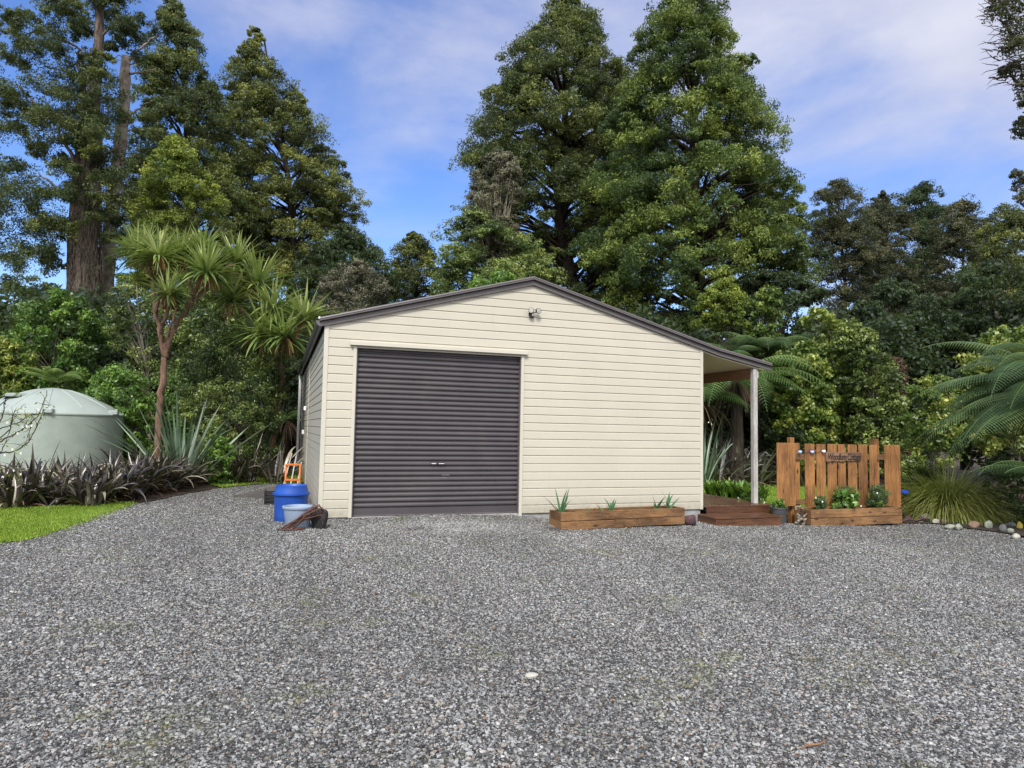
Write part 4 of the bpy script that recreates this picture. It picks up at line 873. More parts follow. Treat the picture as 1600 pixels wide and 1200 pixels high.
# ------------------------------------------------------------------ cabbage palms
def head(mb, c, r, n=130):
    th = RNG.uniform(0, 2 * np.pi, n); el = np.arcsin(RNG.uniform(-.55, 1, n)); P = np.repeat(c[None], n, 0) + np.stack([np.cos(th) * .04, np.sin(th) * .04, RNG.uniform(-.12, .06, n)], 1)
    L_ = r * RNG.uniform(.85, 1.2, n) * 1.04
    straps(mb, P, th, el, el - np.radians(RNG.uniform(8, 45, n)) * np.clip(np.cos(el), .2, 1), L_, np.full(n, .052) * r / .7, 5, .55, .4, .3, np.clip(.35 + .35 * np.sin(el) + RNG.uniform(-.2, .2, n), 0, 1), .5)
def cabbage(label, D, base, forks, heads, loc_px):
    b = at(loc_px, 600, D); root = thing('cabbage_palm', label, 'palm', (b[0], b[1], float(gz(b[0]))), 'cabbage palms left of the shed')
    tb = MB()
    for pts, r0, r1 in forks:
        P = np.array([at(x, y, D + dz) for x, y, dz in pts]); 
        if pts[0][1] > 700: P[0, 2] = float(gz(P[0, 0])) - .05
        n = 5 * len(P); u = np.linspace(0, len(P) - 1, n); Q = np.stack([np.interp(u, np.arange(len(P)), P[:, i]) for i in range(3)], 1); Q += RNG.normal(0, .012, Q.shape)
        tb.tube(Q, np.linspace(r0, r1, n), 9, wob=.08)
    tb.build('trunk', M['bark_red'], root, smooth=True)
    for x, y, dz, r in heads:
        mb = MB(); head(mb, at(x, y, D + dz), r * D / FOC); mb.build('leaf_head', LM['cabbage'], root)
        if r > 38:
            mb = MB(); n = 26; th = RNG.uniform(0, 6.28, n); c = at(x, y, D + dz); straps(mb, np.repeat(c[None], n, 0), th, gauss_el(n, -60, -30), gauss_el(n, -95, -80), np.full(n, r * D / FOC * .8), np.full(n, .03), 4); mb.build('dead_leaves', M['dead'], root)
    return root
cabbage('tall cabbage palm with a forked reddish trunk and seven leaf heads', 17.5, 0,
        [([(247, 775, 0), (246, 700, 0), (249, 640, 0), (255, 590, 0), (257, 558, 0)], .10, .07), ([(257, 560, 0), (250, 520, .1), (243, 490, .1), (238, 440, .2), (232, 405, .2)], .062, .04), ([(243, 490, .1), (250, 440, 0), (252, 405, 0)], .05, .045),
         ([(257, 560, 0), (265, 530, 0), (277, 505, 0), (290, 485, 0), (300, 455, 0), (288, 405, 0)], .065, .04), ([(290, 485, 0), (312, 440, -.1), (322, 412, -.1)], .06, .045), ([(290, 485, 0), (330, 440, .3), (362, 412, .3)], .05, .04), ([(250, 520, -.1), (258, 500, -.4), (264, 462, -.6)], .05, .04), ([(255, 545, 0), (270, 500, .3), (276, 480, .3)], .04, .03)],
        [(216, 396, .2, 42), (248, 398, -.2, 50), (284, 396, .2, 42), (322, 424, -.3, 52), (262, 458, -.6, 40), (318, 388, .4, 42), (228, 384, .5, 38)], 247)
cabbage('second cabbage palm leaning beside the left wall of the shed with six lower heads', 19.5, 0,
        [([(420, 745, 0), (425, 690, 0), (432, 640, 0), (440, 600, 0), (438, 560, 0)], .10, .085), ([(438, 565, 0), (415, 540, 0), (410, 525, 0)], .06, .04), ([(438, 560, 0), (448, 540, 0), (446, 525, 0)], .06, .04), ([(440, 600, 0), (425, 540, .4), (425, 500, .4)], .06, .04), ([(425, 520, .4), (385, 490, .3), (362, 475, .3)], .05, .04), ([(425, 500, .4), (405, 460, .5), (400, 450, .5)], .05, .04), ([(438, 560, 0), (470, 520, .2), (475, 500, .2)], .05, .04), ([(405, 470, .5), (375, 430, .6), (368, 412, .6)], .04, .035)],
        [(410, 520, -1.2, 52), (445, 524, -1.3, 50), (426, 482, -1.0, 52), (362, 466, -1.0, 50), (402, 440, -.9, 50), (476, 498, -1.0, 50), (368, 410, -.9, 46)], 425)

# ------------------------------------------------------------------ flax
def flax(label, x, y, h, mat, n=70, group=None, spread=.24, e0=(35, 88), e1=(-88, 20), wd=.068, dead=.15, D=None):
    z = float(gz(x)); root = thing('flax_plant', label, 'flax', (x, y, z), group)
    mb = MB(); th = RNG.uniform(0, 6.28, n); rr = spread * np.sqrt(RNG.random(n)); P = np.stack([x + rr * np.cos(th), y + rr * np.sin(th), np.full(n, z)], 1)
    az = th + RNG.normal(0, .5, n); a = gauss_el(n, *e0); e = a - np.radians(RNG.uniform(0, 1, n) ** 1.1 * (np.degrees(a) - e1[0])) * 1.0; e = np.minimum(e, np.maximum(a, math.radians(e1[1])))
    L_ = h * RNG.uniform(.7, 1.45, n)
    straps(mb, P, az, a, e, L_, wd * RNG.uniform(.7, 1.2, n), 8, .55, .4, .28, np.where(RNG.random(n) < .76, RNG.uniform(0, .35, n), RNG.uniform(.6, 1, n)), .9, 1.8)
    mb.build('leaves', LM[mat], root)
    nd = int(n * dead)
    if nd:
        mb = MB(); th = RNG.uniform(0, 6.28, nd); P = np.stack([x + .15 * np.cos(th), y + .15 * np.sin(th), np.full(nd, z)], 1)
        straps(mb, P, th, gauss_el(nd, 20, 60), gauss_el(nd, -70, -20), h * RNG.uniform(.5, .9, nd), np.full(nd, wd * .7), 7, .5, .4, .2, None, 1.5, 1.2); mb.build('dead_leaves', LM['deadgrey'], root)
    return root
FG = 'bronze flax plants in the row before the water tank'
fl = [(-8, 792, .95), (22, 800, .85), (52, 792, .95), (84, 796, .85), (112, 790, .95), (138, 797, .85), (163, 790, 1.05), (190, 788, .95), (215, 780, 1.05), (238, 776, .95), (262, 772, .95), (286, 766, .9), (310, 760, .8), (150, 778, 1.05), (60, 780, 1.0), (12, 782, 1.0), (100, 780, 1.0), (205, 772, 1.05)]
words = ['at the left edge of the frame', 'second from the left frame edge', 'third along the row, under the blossom twigs', 'fourth along the row', 'fifth along the row', 'sixth along the row below the middle of the tank', 'seventh along the row, with upright blades against the tank', 'eighth along the row under the tank corner', 'at the pointed end of the lawn', 'ninth along the row at the gravel edge', 'tenth along the row in front of the green flax', 'eleventh along the row below the green flax', 'last of the row where the gravel bends away', 'in the back rank before the right half of the tank', 'in the back rank before the left half of the tank', 'in the back rank at the left frame edge', 'in the back rank before the middle of the tank', 'in the back rank right of the tank corner']
for (px, py, h), wd_ in zip(fl, words):
    P = gpt(px, py - 6); flax('bronze flax with arching blades, ' + wd_, P[0], P[1] + .12, h * RNG.uniform(.62, .9), 'flaxd', 90, FG)
P = gpt(272, 764); flax('big blue-green flax with stiff upright blades at the foot of the cabbage palm', P[0], P[1] + .9, 1.95, 'flaxg', 62, None, .28, (30, 88), (10, 85), .072, .08)
for px, py, h, lab in ((385, 757, 1.0, 'dark flax in the shade under the olive-green shrub'), (428, 757, .95, 'dark flax beside the grass strip near the black crate'), (358, 758, .7, 'small dark flax next to the glossy bush')):
    P = gpt(px, py); flax(lab, P[0], P[1] + .4, h, 'flaxd', 44, 'dark flax plants beyond the gravel')
P = gpt(447, 757); flax('green flax standing close to the far downpipe', P[0] - .75, P[1] + 2.8, 2.2, 'flaxg', 20, None, .2, (60, 88), (40, 85), .09, 0)
for px, D, lab in ((1118, 23.6, 'striped dark flax seen past the porch, nearest the shed wall'), (1150, 24, 'striped dark flax seen in the middle of the porch opening'), (1178, 24.3, 'striped dark flax right behind the porch post'), (1200, 25, 'striped dark flax just right of the porch post'), (1135, 25.5, 'striped dark flax behind the others past the porch')):
    b = at(px, 740, D); flax(lab, b[0], b[1], 1.5, 'flaxs', 90, 'dark flax plants past the porch', .3, (30, 85), (-70, 30), .075)
b = at(1100, 740, 22.6); flax('pale blue-green flax peeping past the right corner of the shed', b[0], b[1], 2.3, 'flaxg', 26, None, .12, (45, 80), (0, 60), .07)

# ------------------------------------------------------------------ tree ferns
def fern(label, c, nf, Lf, mat, wmax=.38, e0=(10, 60), e1=(-75, -25), trunk=None, azs=None, npin=28, group=None, tint=(.25, .75)):
    g0 = float(gz(c[0])); root = thing('tree_fern', label, 'fern', (c[0], c[1], g0), group)
    tb = MB()
    if trunk: tb.tube([(c[0], c[1], g0 - .05), (c[0] + .03, c[1], (g0 + c[2]) / 2), (c[0], c[1], c[2])], [trunk * 1.25, trunk, trunk * .9], 12, wob=.2); tb.build('trunk', M['bark_dark'], root)
    for i in range(nf):
        az = (i / nf * 2 * math.pi + RNG.uniform(-.25, .25)) if azs is None else azs[(i * 7) % len(azs)] + RNG.uniform(-.15, .15)
        mb = MB(); frond(mb, np.array(c), az, math.radians(RNG.uniform(*e0)), math.radians(RNG.uniform(*e1)), Lf * RNG.uniform(.8, 1.1), wmax * RNG.uniform(.85, 1.1), npin, RNG.uniform(*tint)); mb.build('frond', LM[mat], root)
    if trunk:
        mb = MB(); n = 70; th = RNG.uniform(0, 6.28, n); P = np.stack([c[0] + trunk * .8 * np.cos(th), c[1] + trunk * .8 * np.sin(th), np.full(n, c[2] - .05)], 1); straps(mb, P, th, gauss_el(n, -60, -20), gauss_el(n, -92, -80), RNG.uniform(.5, 1.6, n), np.full(n, .05), 5); mb.build('dead_fronds', LM['deadgrey'], root)
    return root
fern('tree fern with big arching fronds behind the porch post', at(1150, 595, 23.5), 26, 3.3, 'fern', .62, (10, 58), (-70, -25), .19)
fern('dark tree fern rising above the end of the porch roof', at(1188, 558, 26), 26, 2.6, 'ferndk', .55, (25, 75), (-70, -30), .15)
fern('young tree fern partly hidden by the right corner of the shed', at(1092, 625, 23.5), 16, 2.1, 'fern', .45, (20, 60), (-75, -30), .13)
fern('large dark green tree fern hanging over the tussock at the right edge', at(1660, 615, 14.2), 40, 2.9, 'ferndk', .50, (-5, 66), (-70, -20), .18, azs=[math.radians(a) for a in np.linspace(50, 222, 31)] + [math.radians(a) for a in np.linspace(-60, 30, 9)], npin=46, tint=(.35, .85))
fern('lower fern spreading over the rocks under the large tree fern', at(1640, 745, 13.3), 18, 1.45, 'ferndk', .28, (10, 50), (-60, -15), None, npin=24, tint=(.3, .7))
fern('small fern with yellowing fronds above the water tank', at(92, 600, 21), 10, 1.2, 'fern', .25, (25, 80), (-50, 0), None, tint=(.6, .95))
fern('fern in the dark gap beyond the left wall of the shed', at(448, 655, 23.2), 11, 1.5, 'fern', .28, (20, 60), (-80, -40), .1)

# ------------------------------------------------------------------ tussock and garden edge
tp = gpt(1490, 812); tc_ = (tp[0] + .12, tp[1] + .25, float(gz(tp[0])))
ts = thing('grass_tussock', 'big round tussock of fine arching golden-green grass behind the border rocks', 'grass clump', tc_)
mb = MB(); n = 5200; th = RNG.uniform(0, 6.28, n); rr = .22 * np.sqrt(RNG.random(n)); P = np.stack([tc_[0] + rr * np.cos(th), tc_[1] + rr * np.sin(th), np.full(n, tc_[2] + .05)], 1)
a = np.arcsin(RNG.uniform(.25, 1, n)); straps(mb, P, th + RNG.normal(0, .3, n), a, a - np.radians(RNG.uniform(30, 150, n)), RNG.uniform(.85, 1.6, n), np.full(n, .012), 8, .9, .5, .2, np.clip(RNG.beta(2, 3, n), 0, 1), .5, 1.5)
mb.build('blades', LM['tuss'], ts)
mb = MB(); n = 260; th = RNG.uniform(0, 6.28, n); P = np.stack([tc_[0] + .2 * np.cos(th), tc_[1] + .2 * np.sin(th), np.full(n, tc_[2] + .05)], 1); straps(mb, P, th, gauss_el(n, 30, 60), gauss_el(n, -95, -60), RNG.uniform(.6, 1.2, n), np.full(n, .012), 7); mb.build('dry_blades', M['dead'], ts)
def rockmesh(c, s, seed, rot=0):
    r_ = np.random.default_rng(seed); import bmesh
    bm = bmesh.new(); bmesh.ops.create_icosphere(bm, subdivisions=3, radius=1); V = np.array([v.co[:] for v in bm.verts]); F = [[v.index for v in f.verts] for f in bm.faces]; bm.free()
    for _ in range(9):
        d = nrm(r_.normal(size=3)); k = r_.uniform(.62, .9); h = V @ d; V = V - np.outer(np.maximum(h - k, 0) * .85, d)
    V += .03 * np.sin(V * 5 + r_.uniform(0, 6, 3))[:, [1, 2, 0]]
    cs, sn = math.cos(rot), math.sin(rot); V = V * np.array(s); V = np.c_[V[:, 0] * cs - V[:, 1] * sn, V[:, 0] * sn + V[:, 1] * cs, V[:, 2]]
    return V + c, F
def stonemat(name, a, b):
    g = G(name); n = g.noise(9, 6, .65); g.col(g.ramp(n, [(.32, a), (.68, b)])).rough(.8).bump(n, .4, .02); return g.m
SM = dict(white=stonemat('pale_stone', (.27, .26, .22), (.50, .49, .43)), green=stonemat('green_grey_stone', (.14, .16, .12), (.34, .36, .29)), brown=stonemat('brown_stone', (.10, .065, .045), (.28, .19, .13)), dark=stonemat('dark_stone', (.05, .05, .052), (.16, .16, .16)), yellow=stonemat('yellow_stone', (.30, .22, .03), (.48, .38, .06)), red=stonemat('maroon_stone', (.035, .014, .018), (.10, .05, .055)))
rk = [(1451, 814, .17, .12, 'white', 'white boulder at the left end of the garden border'), (1466, 819, .11, .08, 'white', 'small cream rock leaning on the white boulder'), (1480, 818, .17, .08, 'brown', 'mossy brown rock under the left of the tussock'), (1489, 827, .16, .07, 'green', 'flat green-grey rock in front of the tussock'), (1503, 829, .13, .10, 'green', 'greenish rock below the middle of the tussock'), (1527, 826, .22, .11, 'brown', 'long brown rock right of the tussock centre'), (1549, 827, .15, .13, 'green', 'tilted pale green rock next to the long brown one'), (1572, 833, .13, .13, 'dark', 'dark rock where the fern begins'), (1584, 834, .10, .09, 'green', 'small green rock between the dark rock and the frame edge'), (1592, 843, .14, .08, 'white', 'round white rock nearest the right frame edge'), (1583, 824, .17, .08, 'dark', 'dark domed rock behind the small green one'), (1598, 828, .08, .12, 'yellow', 'yellow rock cut by the right frame edge'), (1442, 817, .12, .03, 'green', 'thin flat grey rock left of the white boulder')]
for i, (x, y, sx, sz, mt, lab) in enumerate(rk):
    P = gpt(x, y); V, F = rockmesh((P[0], P[1] + .06, P[2] + sz * .55), (sx * .72, sx * .5, sz * .8), 50 + i, RNG.uniform(-.5, .5)); mb = MB(); mb.add(V, F); o = mb.build('border_rock', SM[mt], None, smooth=True); tag(o, lab, 'rock', 'rocks along the garden border')
P = gpt(1083, 822); V, F = rockmesh((P[0], P[1] + .1, P[2] + .09), (.16, .12, .11), 90); mb = MB(); mb.add(V, F); tag(mb.build('rock', SM['red'], None), 'dark maroon rock between the long planter box and the porch step', 'rock')
P = gpt(831, 1058); V, F = rockmesh((P[0], P[1], P[2] + .012), (.048, .03, .018), 91, .1); mb = MB(); mb.add(V, F); tag(mb.build('stone', SM['white'], None, smooth=True), 'single large white stone lying on the gravel in the foreground', 'stone')
for i, (x, y, s_, lab) in enumerate([(752, 1048, .022, 'small white pebble left of the large white stone'), (1248, 848 + 0, .03, 'white pebble in front of the driftwood'), (925, 1080, .02, 'white pebble right of and below the large white stone'), (1192, 958, .02, 'pale pebble on the middle right of the gravel'), (690, 1122, .02, 'white pebble low in the foreground left of centre')]):
    if y == 848: x, y = 1251, 824
    P = gpt(x, y); V, F = rockmesh((P[0], P[1], P[2] + s_ * .35), (s_, s_ * .7, s_ * .5), 95 + i, i); mb = MB(); mb.add(V, F); tag(mb.build('pebble', SM['white'], None, smooth=True), lab, 'stone', 'white pebbles on the gravel')
P = gpt(1268, 1164); mb = MB(); q = np.array([P + [dx, dx * .2 - .02, .012] for dx in (-.10, -.04, .03, .09)]); q[:, 1] += [0, .01, -.01, .0]; mb.tube(q, [.004, .006, .005, .003], 6); tag(mb.build('twig', M['timber_brown'], None), 'short brown twig on the gravel at the lower right', 'twig')
# bark pieces behind the right planter end
mb = MB()
for i in range(9):
    p = gpt(RNG.uniform(1412, 1448), RNG.uniform(806, 818)); a_ = RNG.uniform(-.6, .6); l_ = RNG.uniform(.1, .25); d = np.array([math.cos(a_), math.sin(a_), .1]) * l_; mb.tube([p - d + [0, 0, .05], p + [0, 0, .09], p + d + [0, 0, .05]], [.012, .025, .012], 6, wob=.3)
tag(mb.build('driftwood_pile', SM['red'], None), 'dark tangled driftwood lying between planter and white boulder', 'driftwood')
# little blue edging peeping beside the fence
p = gpt(1413, 806); c = at(1413, 768, 15.4); mb = MB(); mb.lathe((c[0], c[1], c[2] - .06), [(.05, 0), (.09, .02), (.10, .08), (.085, .08), (.075, .03)], 18); o = mb.build('glazed_bowl', paint('blue_glaze', (.02, .09, .55), .2, .1)); tag(o, 'blue bowl half hidden in the plants right of the picket fence', 'bowl')
mb = MB(); mb.tube([(c[0], c[1], float(gz(c[0]))), (c[0], c[1], c[2] - .055)], [.03, .03], 8); st = mb.build('bowl_stand', M['bark_dark']); st.parent = o

# ------------------------------------------------------------------ fence with sign
FY = -.28
f0 = at(1213, 692, 1); 
def fx(px, y=FY): return float(wallp(px, 740, y)[0])
fz_top = float(wallp(1214, 692, FY)[2]); 
fence = thing('picket_fence', 'freestanding orange-brown picket screen with gaps between boards beside the porch', 'fence', (fx(1310), FY, float(gz(fx(1310)))))
def px2(x): return 1190 + x / 6.667
boards = [(155, 228), (229, 284), (286, 348), (358, 418), (452, 542), (572, 658), (688, 774), (796, 868), (900, 984), (1012, 1094), (1126, 1194), (1277, 1338), (1340, 1398), (1400, 1440)]
for i, (a_, b_) in enumerate(boards):
    x0, x1 = fx(px2(a_)) - (.012 if 3 < i < 11 else 0), fx(px2(b_)) + (.012 if 3 < i < 11 else 0); top = fz_top + RNG.uniform(-.006, .006) - (.01 if i > 3 else 0); bot = .055 if i < 4 else -.2
    behind = i == 3
    mb = MB(); y0 = FY - .02 if not behind else FY + .05
    mb.box((x0, y0, bot), (x1, y0 + .018, top), .003); mb.build('picket', M['picket'], fence)
for z0, z1 in ((float(wallp(1250, 718, FY)[2]), float(wallp(1250, 709, FY)[2])), (float(wallp(1250, 788, FY)[2]), float(wallp(1250, 780, FY)[2]))):
    mb = MB(); mb.box((fx(px2(200)), FY - .001, z0), (fx(px2(1420)), FY + .044, z1), .003); mb.build('rail', M['planter'], fence)
for a_, b_ in ((318, 362), (1192, 1246)):
    mb = MB(); x0, x1 = fx(px2(a_)), fx(px2(b_)); mb.box((x0, FY + .046, -.32), (x1, FY + .14, float(wallp(1240, 683.5, FY)[2])), .004); mb.build('post', M['picket'], fence)
sx0, sx1 = fx(1288.5), fx(1344); sz0, sz1 = float(wallp(1315, 721, FY)[2]), float(wallp(1315, 706.5, FY)[2])
sign = thing('name_sign', 'small slab-wood name sign with carved dark lettering fixed to the picket screen', 'sign', ((sx0 + sx1) / 2, FY - .04, (sz0 + sz1) / 2))
n = 22; xs = np.linspace(sx0, sx1, n); zt = sz1 + RNG.normal(0, .005, n); zb = sz0 + RNG.normal(0, .007, n) + np.linspace(0, .02, n)
zb[0] += .02; zt[0] -= .015; zb[-1] += .03; zt[-1] -= .02
mb = MB(); v = [(x, y, z) for y in (FY - .052, FY - .0215) for x, z in list(zip(xs, zb)) + list(zip(xs[::-1], zt[::-1]))]; k = 2 * n
mb.add(v, [list(range(k)), list(range(k, 2 * k))[::-1]] + [(i, i + k, (i + 1) % k + k, (i + 1) % k) for i in range(k)]); mb.build('sign_board', M['sign'], sign)
cu = bpy.data.curves.new('lettering', 'FONT'); cu.body = 'Woodlore Cottage'; cu.size = .19; cu.extrude = .003; cu.align_x = 'CENTER'; cu.align_y = 'CENTER'; cu.shear = .22; cu.offset = .0022; cu.space_character = .86
to = bpy.data.objects.new('t', cu); sc.collection.objects.link(to); bpy.context.view_layer.update()
dg = bpy.context.evaluated_depsgraph_get(); me = bpy.data.meshes.new_from_object(to.evaluated_get(dg)); bpy.data.objects.remove(to)
xs_ = [v.co.x for v in me.vertices]; wd_ = max(xs_) - min(xs_); me.transform(Matrix.Scale((sx1 - sx0) * .93 / wd_, 4, (1, 0, 0)) if True else Matrix())
me.transform(Matrix.Rotation(rad(90), 4, 'X')); me.materials.clear(); me.materials.append(M['carved'])
lo_ = bpy.data.objects.new('lettering', me); sc.collection.objects.link(lo_); lo_.parent = sign; lo_.location = (0, -.0135, -.002)
# three little lantern ornaments on the rail
for px, py, col, lab in ((1250, 706, (.42, .47, .72), 'blue-grey solar lantern in the first gap of the picket screen'), (1269, 706, (.50, .48, .85), 'lilac solar lantern on the second picket'), (1287, 705, (.8, .8, .82), 'white solar lantern touching the left end of the name sign')):
    P = wallp(px, py, FY - .06); o = thing('solar_lantern', lab, 'lantern', P, 'small lanterns strung on the picket screen')
    mb = MB(); mb.lathe((P[0], P[1], P[2] - .035), [(.012, 0), (.032, .008), (.042, .03), (.038, .052), (.022, .066), (.0, .07)], 14); mb.build('globe', paint('lantern_glass', col, .25, .05), o, smooth=True)
    mb = MB(); mb.lathe((P[0], P[1], P[2] + .03), [(.028, 0), (.030, .010), (.01, .018), (.0, .02)], 12); mb.box((P[0] - .004, P[1] + .02, P[2] + .033), (P[0] + .004, P[1] + .045, P[2] + .04)); mb.build('cap', M['black'], o)
mb = MB(); q = [wallp(px, py, FY - .045) for px, py in ((1243, 704), (1250, 702.5), (1258, 708), (1269, 702.5), (1278, 707), (1287, 701.5))]; mb.tube(q, .004, 5); tag(mb.build('lantern_cord', M['black']), 'thin black cord linking the three lanterns on the picket screen', 'cord')

# ------------------------------------------------------------------ planter boxes
def planter(label, a, b, w_, h, rows=2):
    a = np.array(a[:2]); b = np.array(b[:2]); d = (b - a); Ln = np.hypot(*d); d /= Ln; nrmv = np.array([-d[1], d[0]]); z0 = float(gz(a[0])) - .02; R = np.array([[d[0], -d[1], 0], [d[1], d[0], 0], [0, 0, 1]])
    root = thing('planter_box', label, 'planter', (a[0], a[1], z0), 'timber planter boxes')
    def bx(lo, hi, nm, m='planter'):
        mb = MB(); mb.box(lo, hi, .004); v = mb.v[0] @ R.T + [a[0], a[1], z0]; mb.v[0] = v; return mb.build(nm, M[m], root)
    slope = (float(gz(b[0])) - float(gz(a[0]))) * .35
    for k in range(rows):
        hh = h / rows
        bx((0, 0, k * hh + .001), (Ln, .04, (k + 1) * hh - (.009 if k < rows - 1 else 0)), 'front_board'); bx((0, w_ - .04, k * hh + .001), (Ln, w_, (k + 1) * hh), 'back_board')
        for xx in (0.002, Ln - .042): bx((xx, .0405, k * hh + .001), (xx + .04, w_ - .0405, (k + 1) * hh), 'end_board')
    mb = MB(); nx, ny_ = 50, 9; X, Y = np.meshgrid(np.linspace(.042, Ln - .042, nx), np.linspace(.042, w_ - .042, ny_), indexing='ij'); Zs = h - .07 + RNG.normal(0, .012, X.shape)
    V = np.c_[X.ravel(), Y.ravel(), Zs.ravel()] @ R.T + [a[0], a[1], z0]; I, J = np.meshgrid(np.arange(nx - 1), np.arange(ny_ - 1), indexing='ij'); q = (I * ny_ + J).ravel()
    mb.add(V, np.c_[q, q + ny_, q + ny_ + 1, q + 1]); mb.build('potting_soil', M['soil'], root, smooth=True)
    return lambda u, v: np.array([*(a + d * u * Ln + nrmv * v * w_), z0 + h - .08])
pl1 = planter('long low timber planter box against the shed wall with a few iris shoots', gpt(877, 827), gpt(1070, 823), .42, .29)
pl2 = planter('timber planter box in front of the picket screen with leafy herbs', gpt(1268, 822), gpt(1410, 821), .46, .33)
def iris(label, P, h, n, az=None, group='iris shoots in the long planter'):
    o = thing('iris_plant', label, 'plant', P, group); mb = MB(); th = RNG.uniform(0, 6.28, n) if az is None else np.array(az, float)
    th = np.where(np.abs(np.sin(th)) > .9, th + .6, th); straps(mb, np.repeat(np.array(P)[None], len(th), 0) + RNG.normal(0, .02, (len(th), 3)) * [1, 1, 0], th, gauss_el(len(th), 50, 85), gauss_el(len(th), 20, 75), h * RNG.uniform(.65, 1.3, len(th)), np.full(len(th), .065), 6, .8, .35, .15); mb.build('leaves', LM['ferngreen'] if 'ferngreen' in LM else LM['iris'], o)
LM['iris'] = leafmat('iris_leaf', (.02, .055, .025), (.035, .10, .045), (.08, .17, .07), .2, .4, .5)
iris('largest iris with broad blades at the left end of the long planter', pl1(.03, .4), .40, 9, [0.1, .4, 3.0, 2.8, .2, 3.3, .8, 2.2, 0])
iris('medium iris left of the middle of the long planter', pl1(.41, .4), .27, 6, [.2, .1, .5, 2.9, .05, 2.2])
iris('tiny sprout between the two left irises in the long planter', pl1(.28, .6), .12, 3)
iris('thin dry sprig beside the medium iris', pl1(.37, .5), .22, 2)
iris('thin two-bladed iris near the right end of the long planter', pl1(.90, .4), .36, 5, [.3, 2.9, .6, .1, 2.5])
iris('small straggly sprig left of the right-hand iris', pl1(.82, .5), .28, 5)
def bushy(name, label, cat, P, r, mat, n=26, per=150, ln=.05, wd=.03, flowers=0, group='herbs in the planter before the fence', fcol=(.8, .8, .78), stems=True, zs=.9):
    o = thing(name, label, cat, P, group); mb = MB(); d = nrm(RNG.normal(size=(n, 3))) * RNG.uniform(.2, .75, (n, 1)) * r; C = np.array(P) + [0, 0, r * .8] + d * [1, 1, zs]; clump_leaves(mb, C, np.full(n, r * .38), per, ln, wd, .9, 5, .5, None, .2); mb.build('foliage', LM[mat], o)
    tb = MB()
    for c in C[:12]: tb.tube([P, (np.array(P) + c) / 2 + RNG.normal(0, .01, 3), c], [.006, .005, .003], 5, cap=False)
    tb.build('stems', M['twig'], o)
    if flowers:
        fm = bpy.data.materials.get('petal_white') or paint('petal_white', fcol, .6, .05)
        for i in range(flowers):
            c = C[i] + nrm(C[i] - (np.array(P) + [0, 0, r * .8])) * r * .42 + [0, -.01, .01]; fb = MB()
            for k in range(8):
                t = k / 8 * 6.283; u_ = np.array([math.cos(t), -.3, math.sin(t)]); s_ = np.array([-math.sin(t), 0, math.cos(t)]); fb.add([c, c + u_ * .014 + s_ * .006, c + u_ * .023, c + u_ * .014 - s_ * .006], [(0, 1, 2, 3)])
            fb.tube([c + [0, -.004, 0], c + [0, .004, 0]], .005, 6); fb.build('flower', fm, o)
    return o
bushy('daisy_bush', 'low feathery daisy with white flowers at the left of the fence planter', 'plant', pl2(.20, .5), .22, 'ferndk', 26, 160, .035, .010, 4)
bushy('leafy_herb', 'bright broad-leaved green plant in the middle of the fence planter', 'plant', pl2(.42, .4), .28, 'leaf2' if False else 'bright', 22, 90, .11, .05, 0)
bushy('daisy_bush', 'taller dark green feathery daisy right of the bright leafy plant', 'plant', pl2(.50, .65), .34, 'ferndk', 34, 170, .04, .011, 2)
bushy('daisy_bush', 'upright feathery daisy bush at the right end of the fence planter', 'plant', pl2(.84, .55), .30, 'ferndk', 34, 170, .04, .012, 2, zs=1.35)
bushy('leafy_herb', 'small yellowish green seedling at the front right of the fence planter', 'plant', pl2(.80, .3), .13, 'lime', 10, 60, .07, .035, 0)
# pot and driftwood
P = gpt(1226, 819); z0 = P[2]
pot = thing('plant_pot', 'dark grey round plant pot between the porch step and the driftwood', 'pot', (P[0], P[1] + .15, z0))
mb = MB(); mb.lathe((P[0], P[1] + .15, z0 - .01), [(.125, 0), (.135, .01), (.155, .29), (.168, .295), (.168, .325), (.15, .325), (.145, .29), (.0, .285)], 28); mb.build('pot_body', paint('grey_pot', (.055, .06, .062), .5, .3, 6), pot, smooth=True, auto=40)
bushy('pot_plant', 'small light green plant growing in the dark grey pot', 'plant', (P[0], P[1] + .15, z0 + .27), .13, 'bright', 16, 80, .06, .03, 0, group=None)
P = gpt(1258, 822); dr = thing('driftwood', 'gnarled pale and dark driftwood root leaning on the fence planter corner', 'driftwood', (P[0], P[1] + .1, P[2]))
mb = MB(); mb2 = MB(); O = np.array([P[0], P[1] + .1, P[2]])
def branch(pts, r0, r1, m): 
    p = np.array(pts) + O; n = 14; u = np.linspace(0, len(p) - 1, n); q = np.stack([np.interp(u, np.arange(len(p)), p[:, i]) for i in range(3)], 1); q += RNG.normal(0, .006, q.shape); m.tube(q, np.linspace(r0, r1, n), 7, wob=.25)
branch([(-.14, 0, .30), (-.10, 0, .37), (0, 0, .36), (.05, 0, .28)], .022, .012, mb); branch([(.05, 0, .3), (-.02, -.02, .22), (-.03, -.03, .1)], .03, .03, mb2); branch([(-.12, -.02, .08), (-.05, -.05, .14), (.02, -.05, .10), (.10, -.02, .13)], .028, .018, mb); branch([(-.14, 0, .04), (-.08, -.03, .10), (-.10, 0, .17)], .03, .012, mb); branch([(-.1, 0, .22), (-.03, -.02, .17), (.04, -.02, .07)], .022, .02, mb); branch([(.0, -.02, .05), (.12, -.04, .03), (.26, -.08, .02)], .028, .012, mb2); branch([(.03, 0, .15), (.10, 0, .2), (.15, 0, .22)], .014, .006, mb); branch([(-.05, 0, .05), (.02, .03, .14), (.02, .02, .3)], .03, .02, mb2); branch([(.02, -.04, .18), (.05, -.03, .06), (-.02, -.05, .02)], .02, .02, mb)
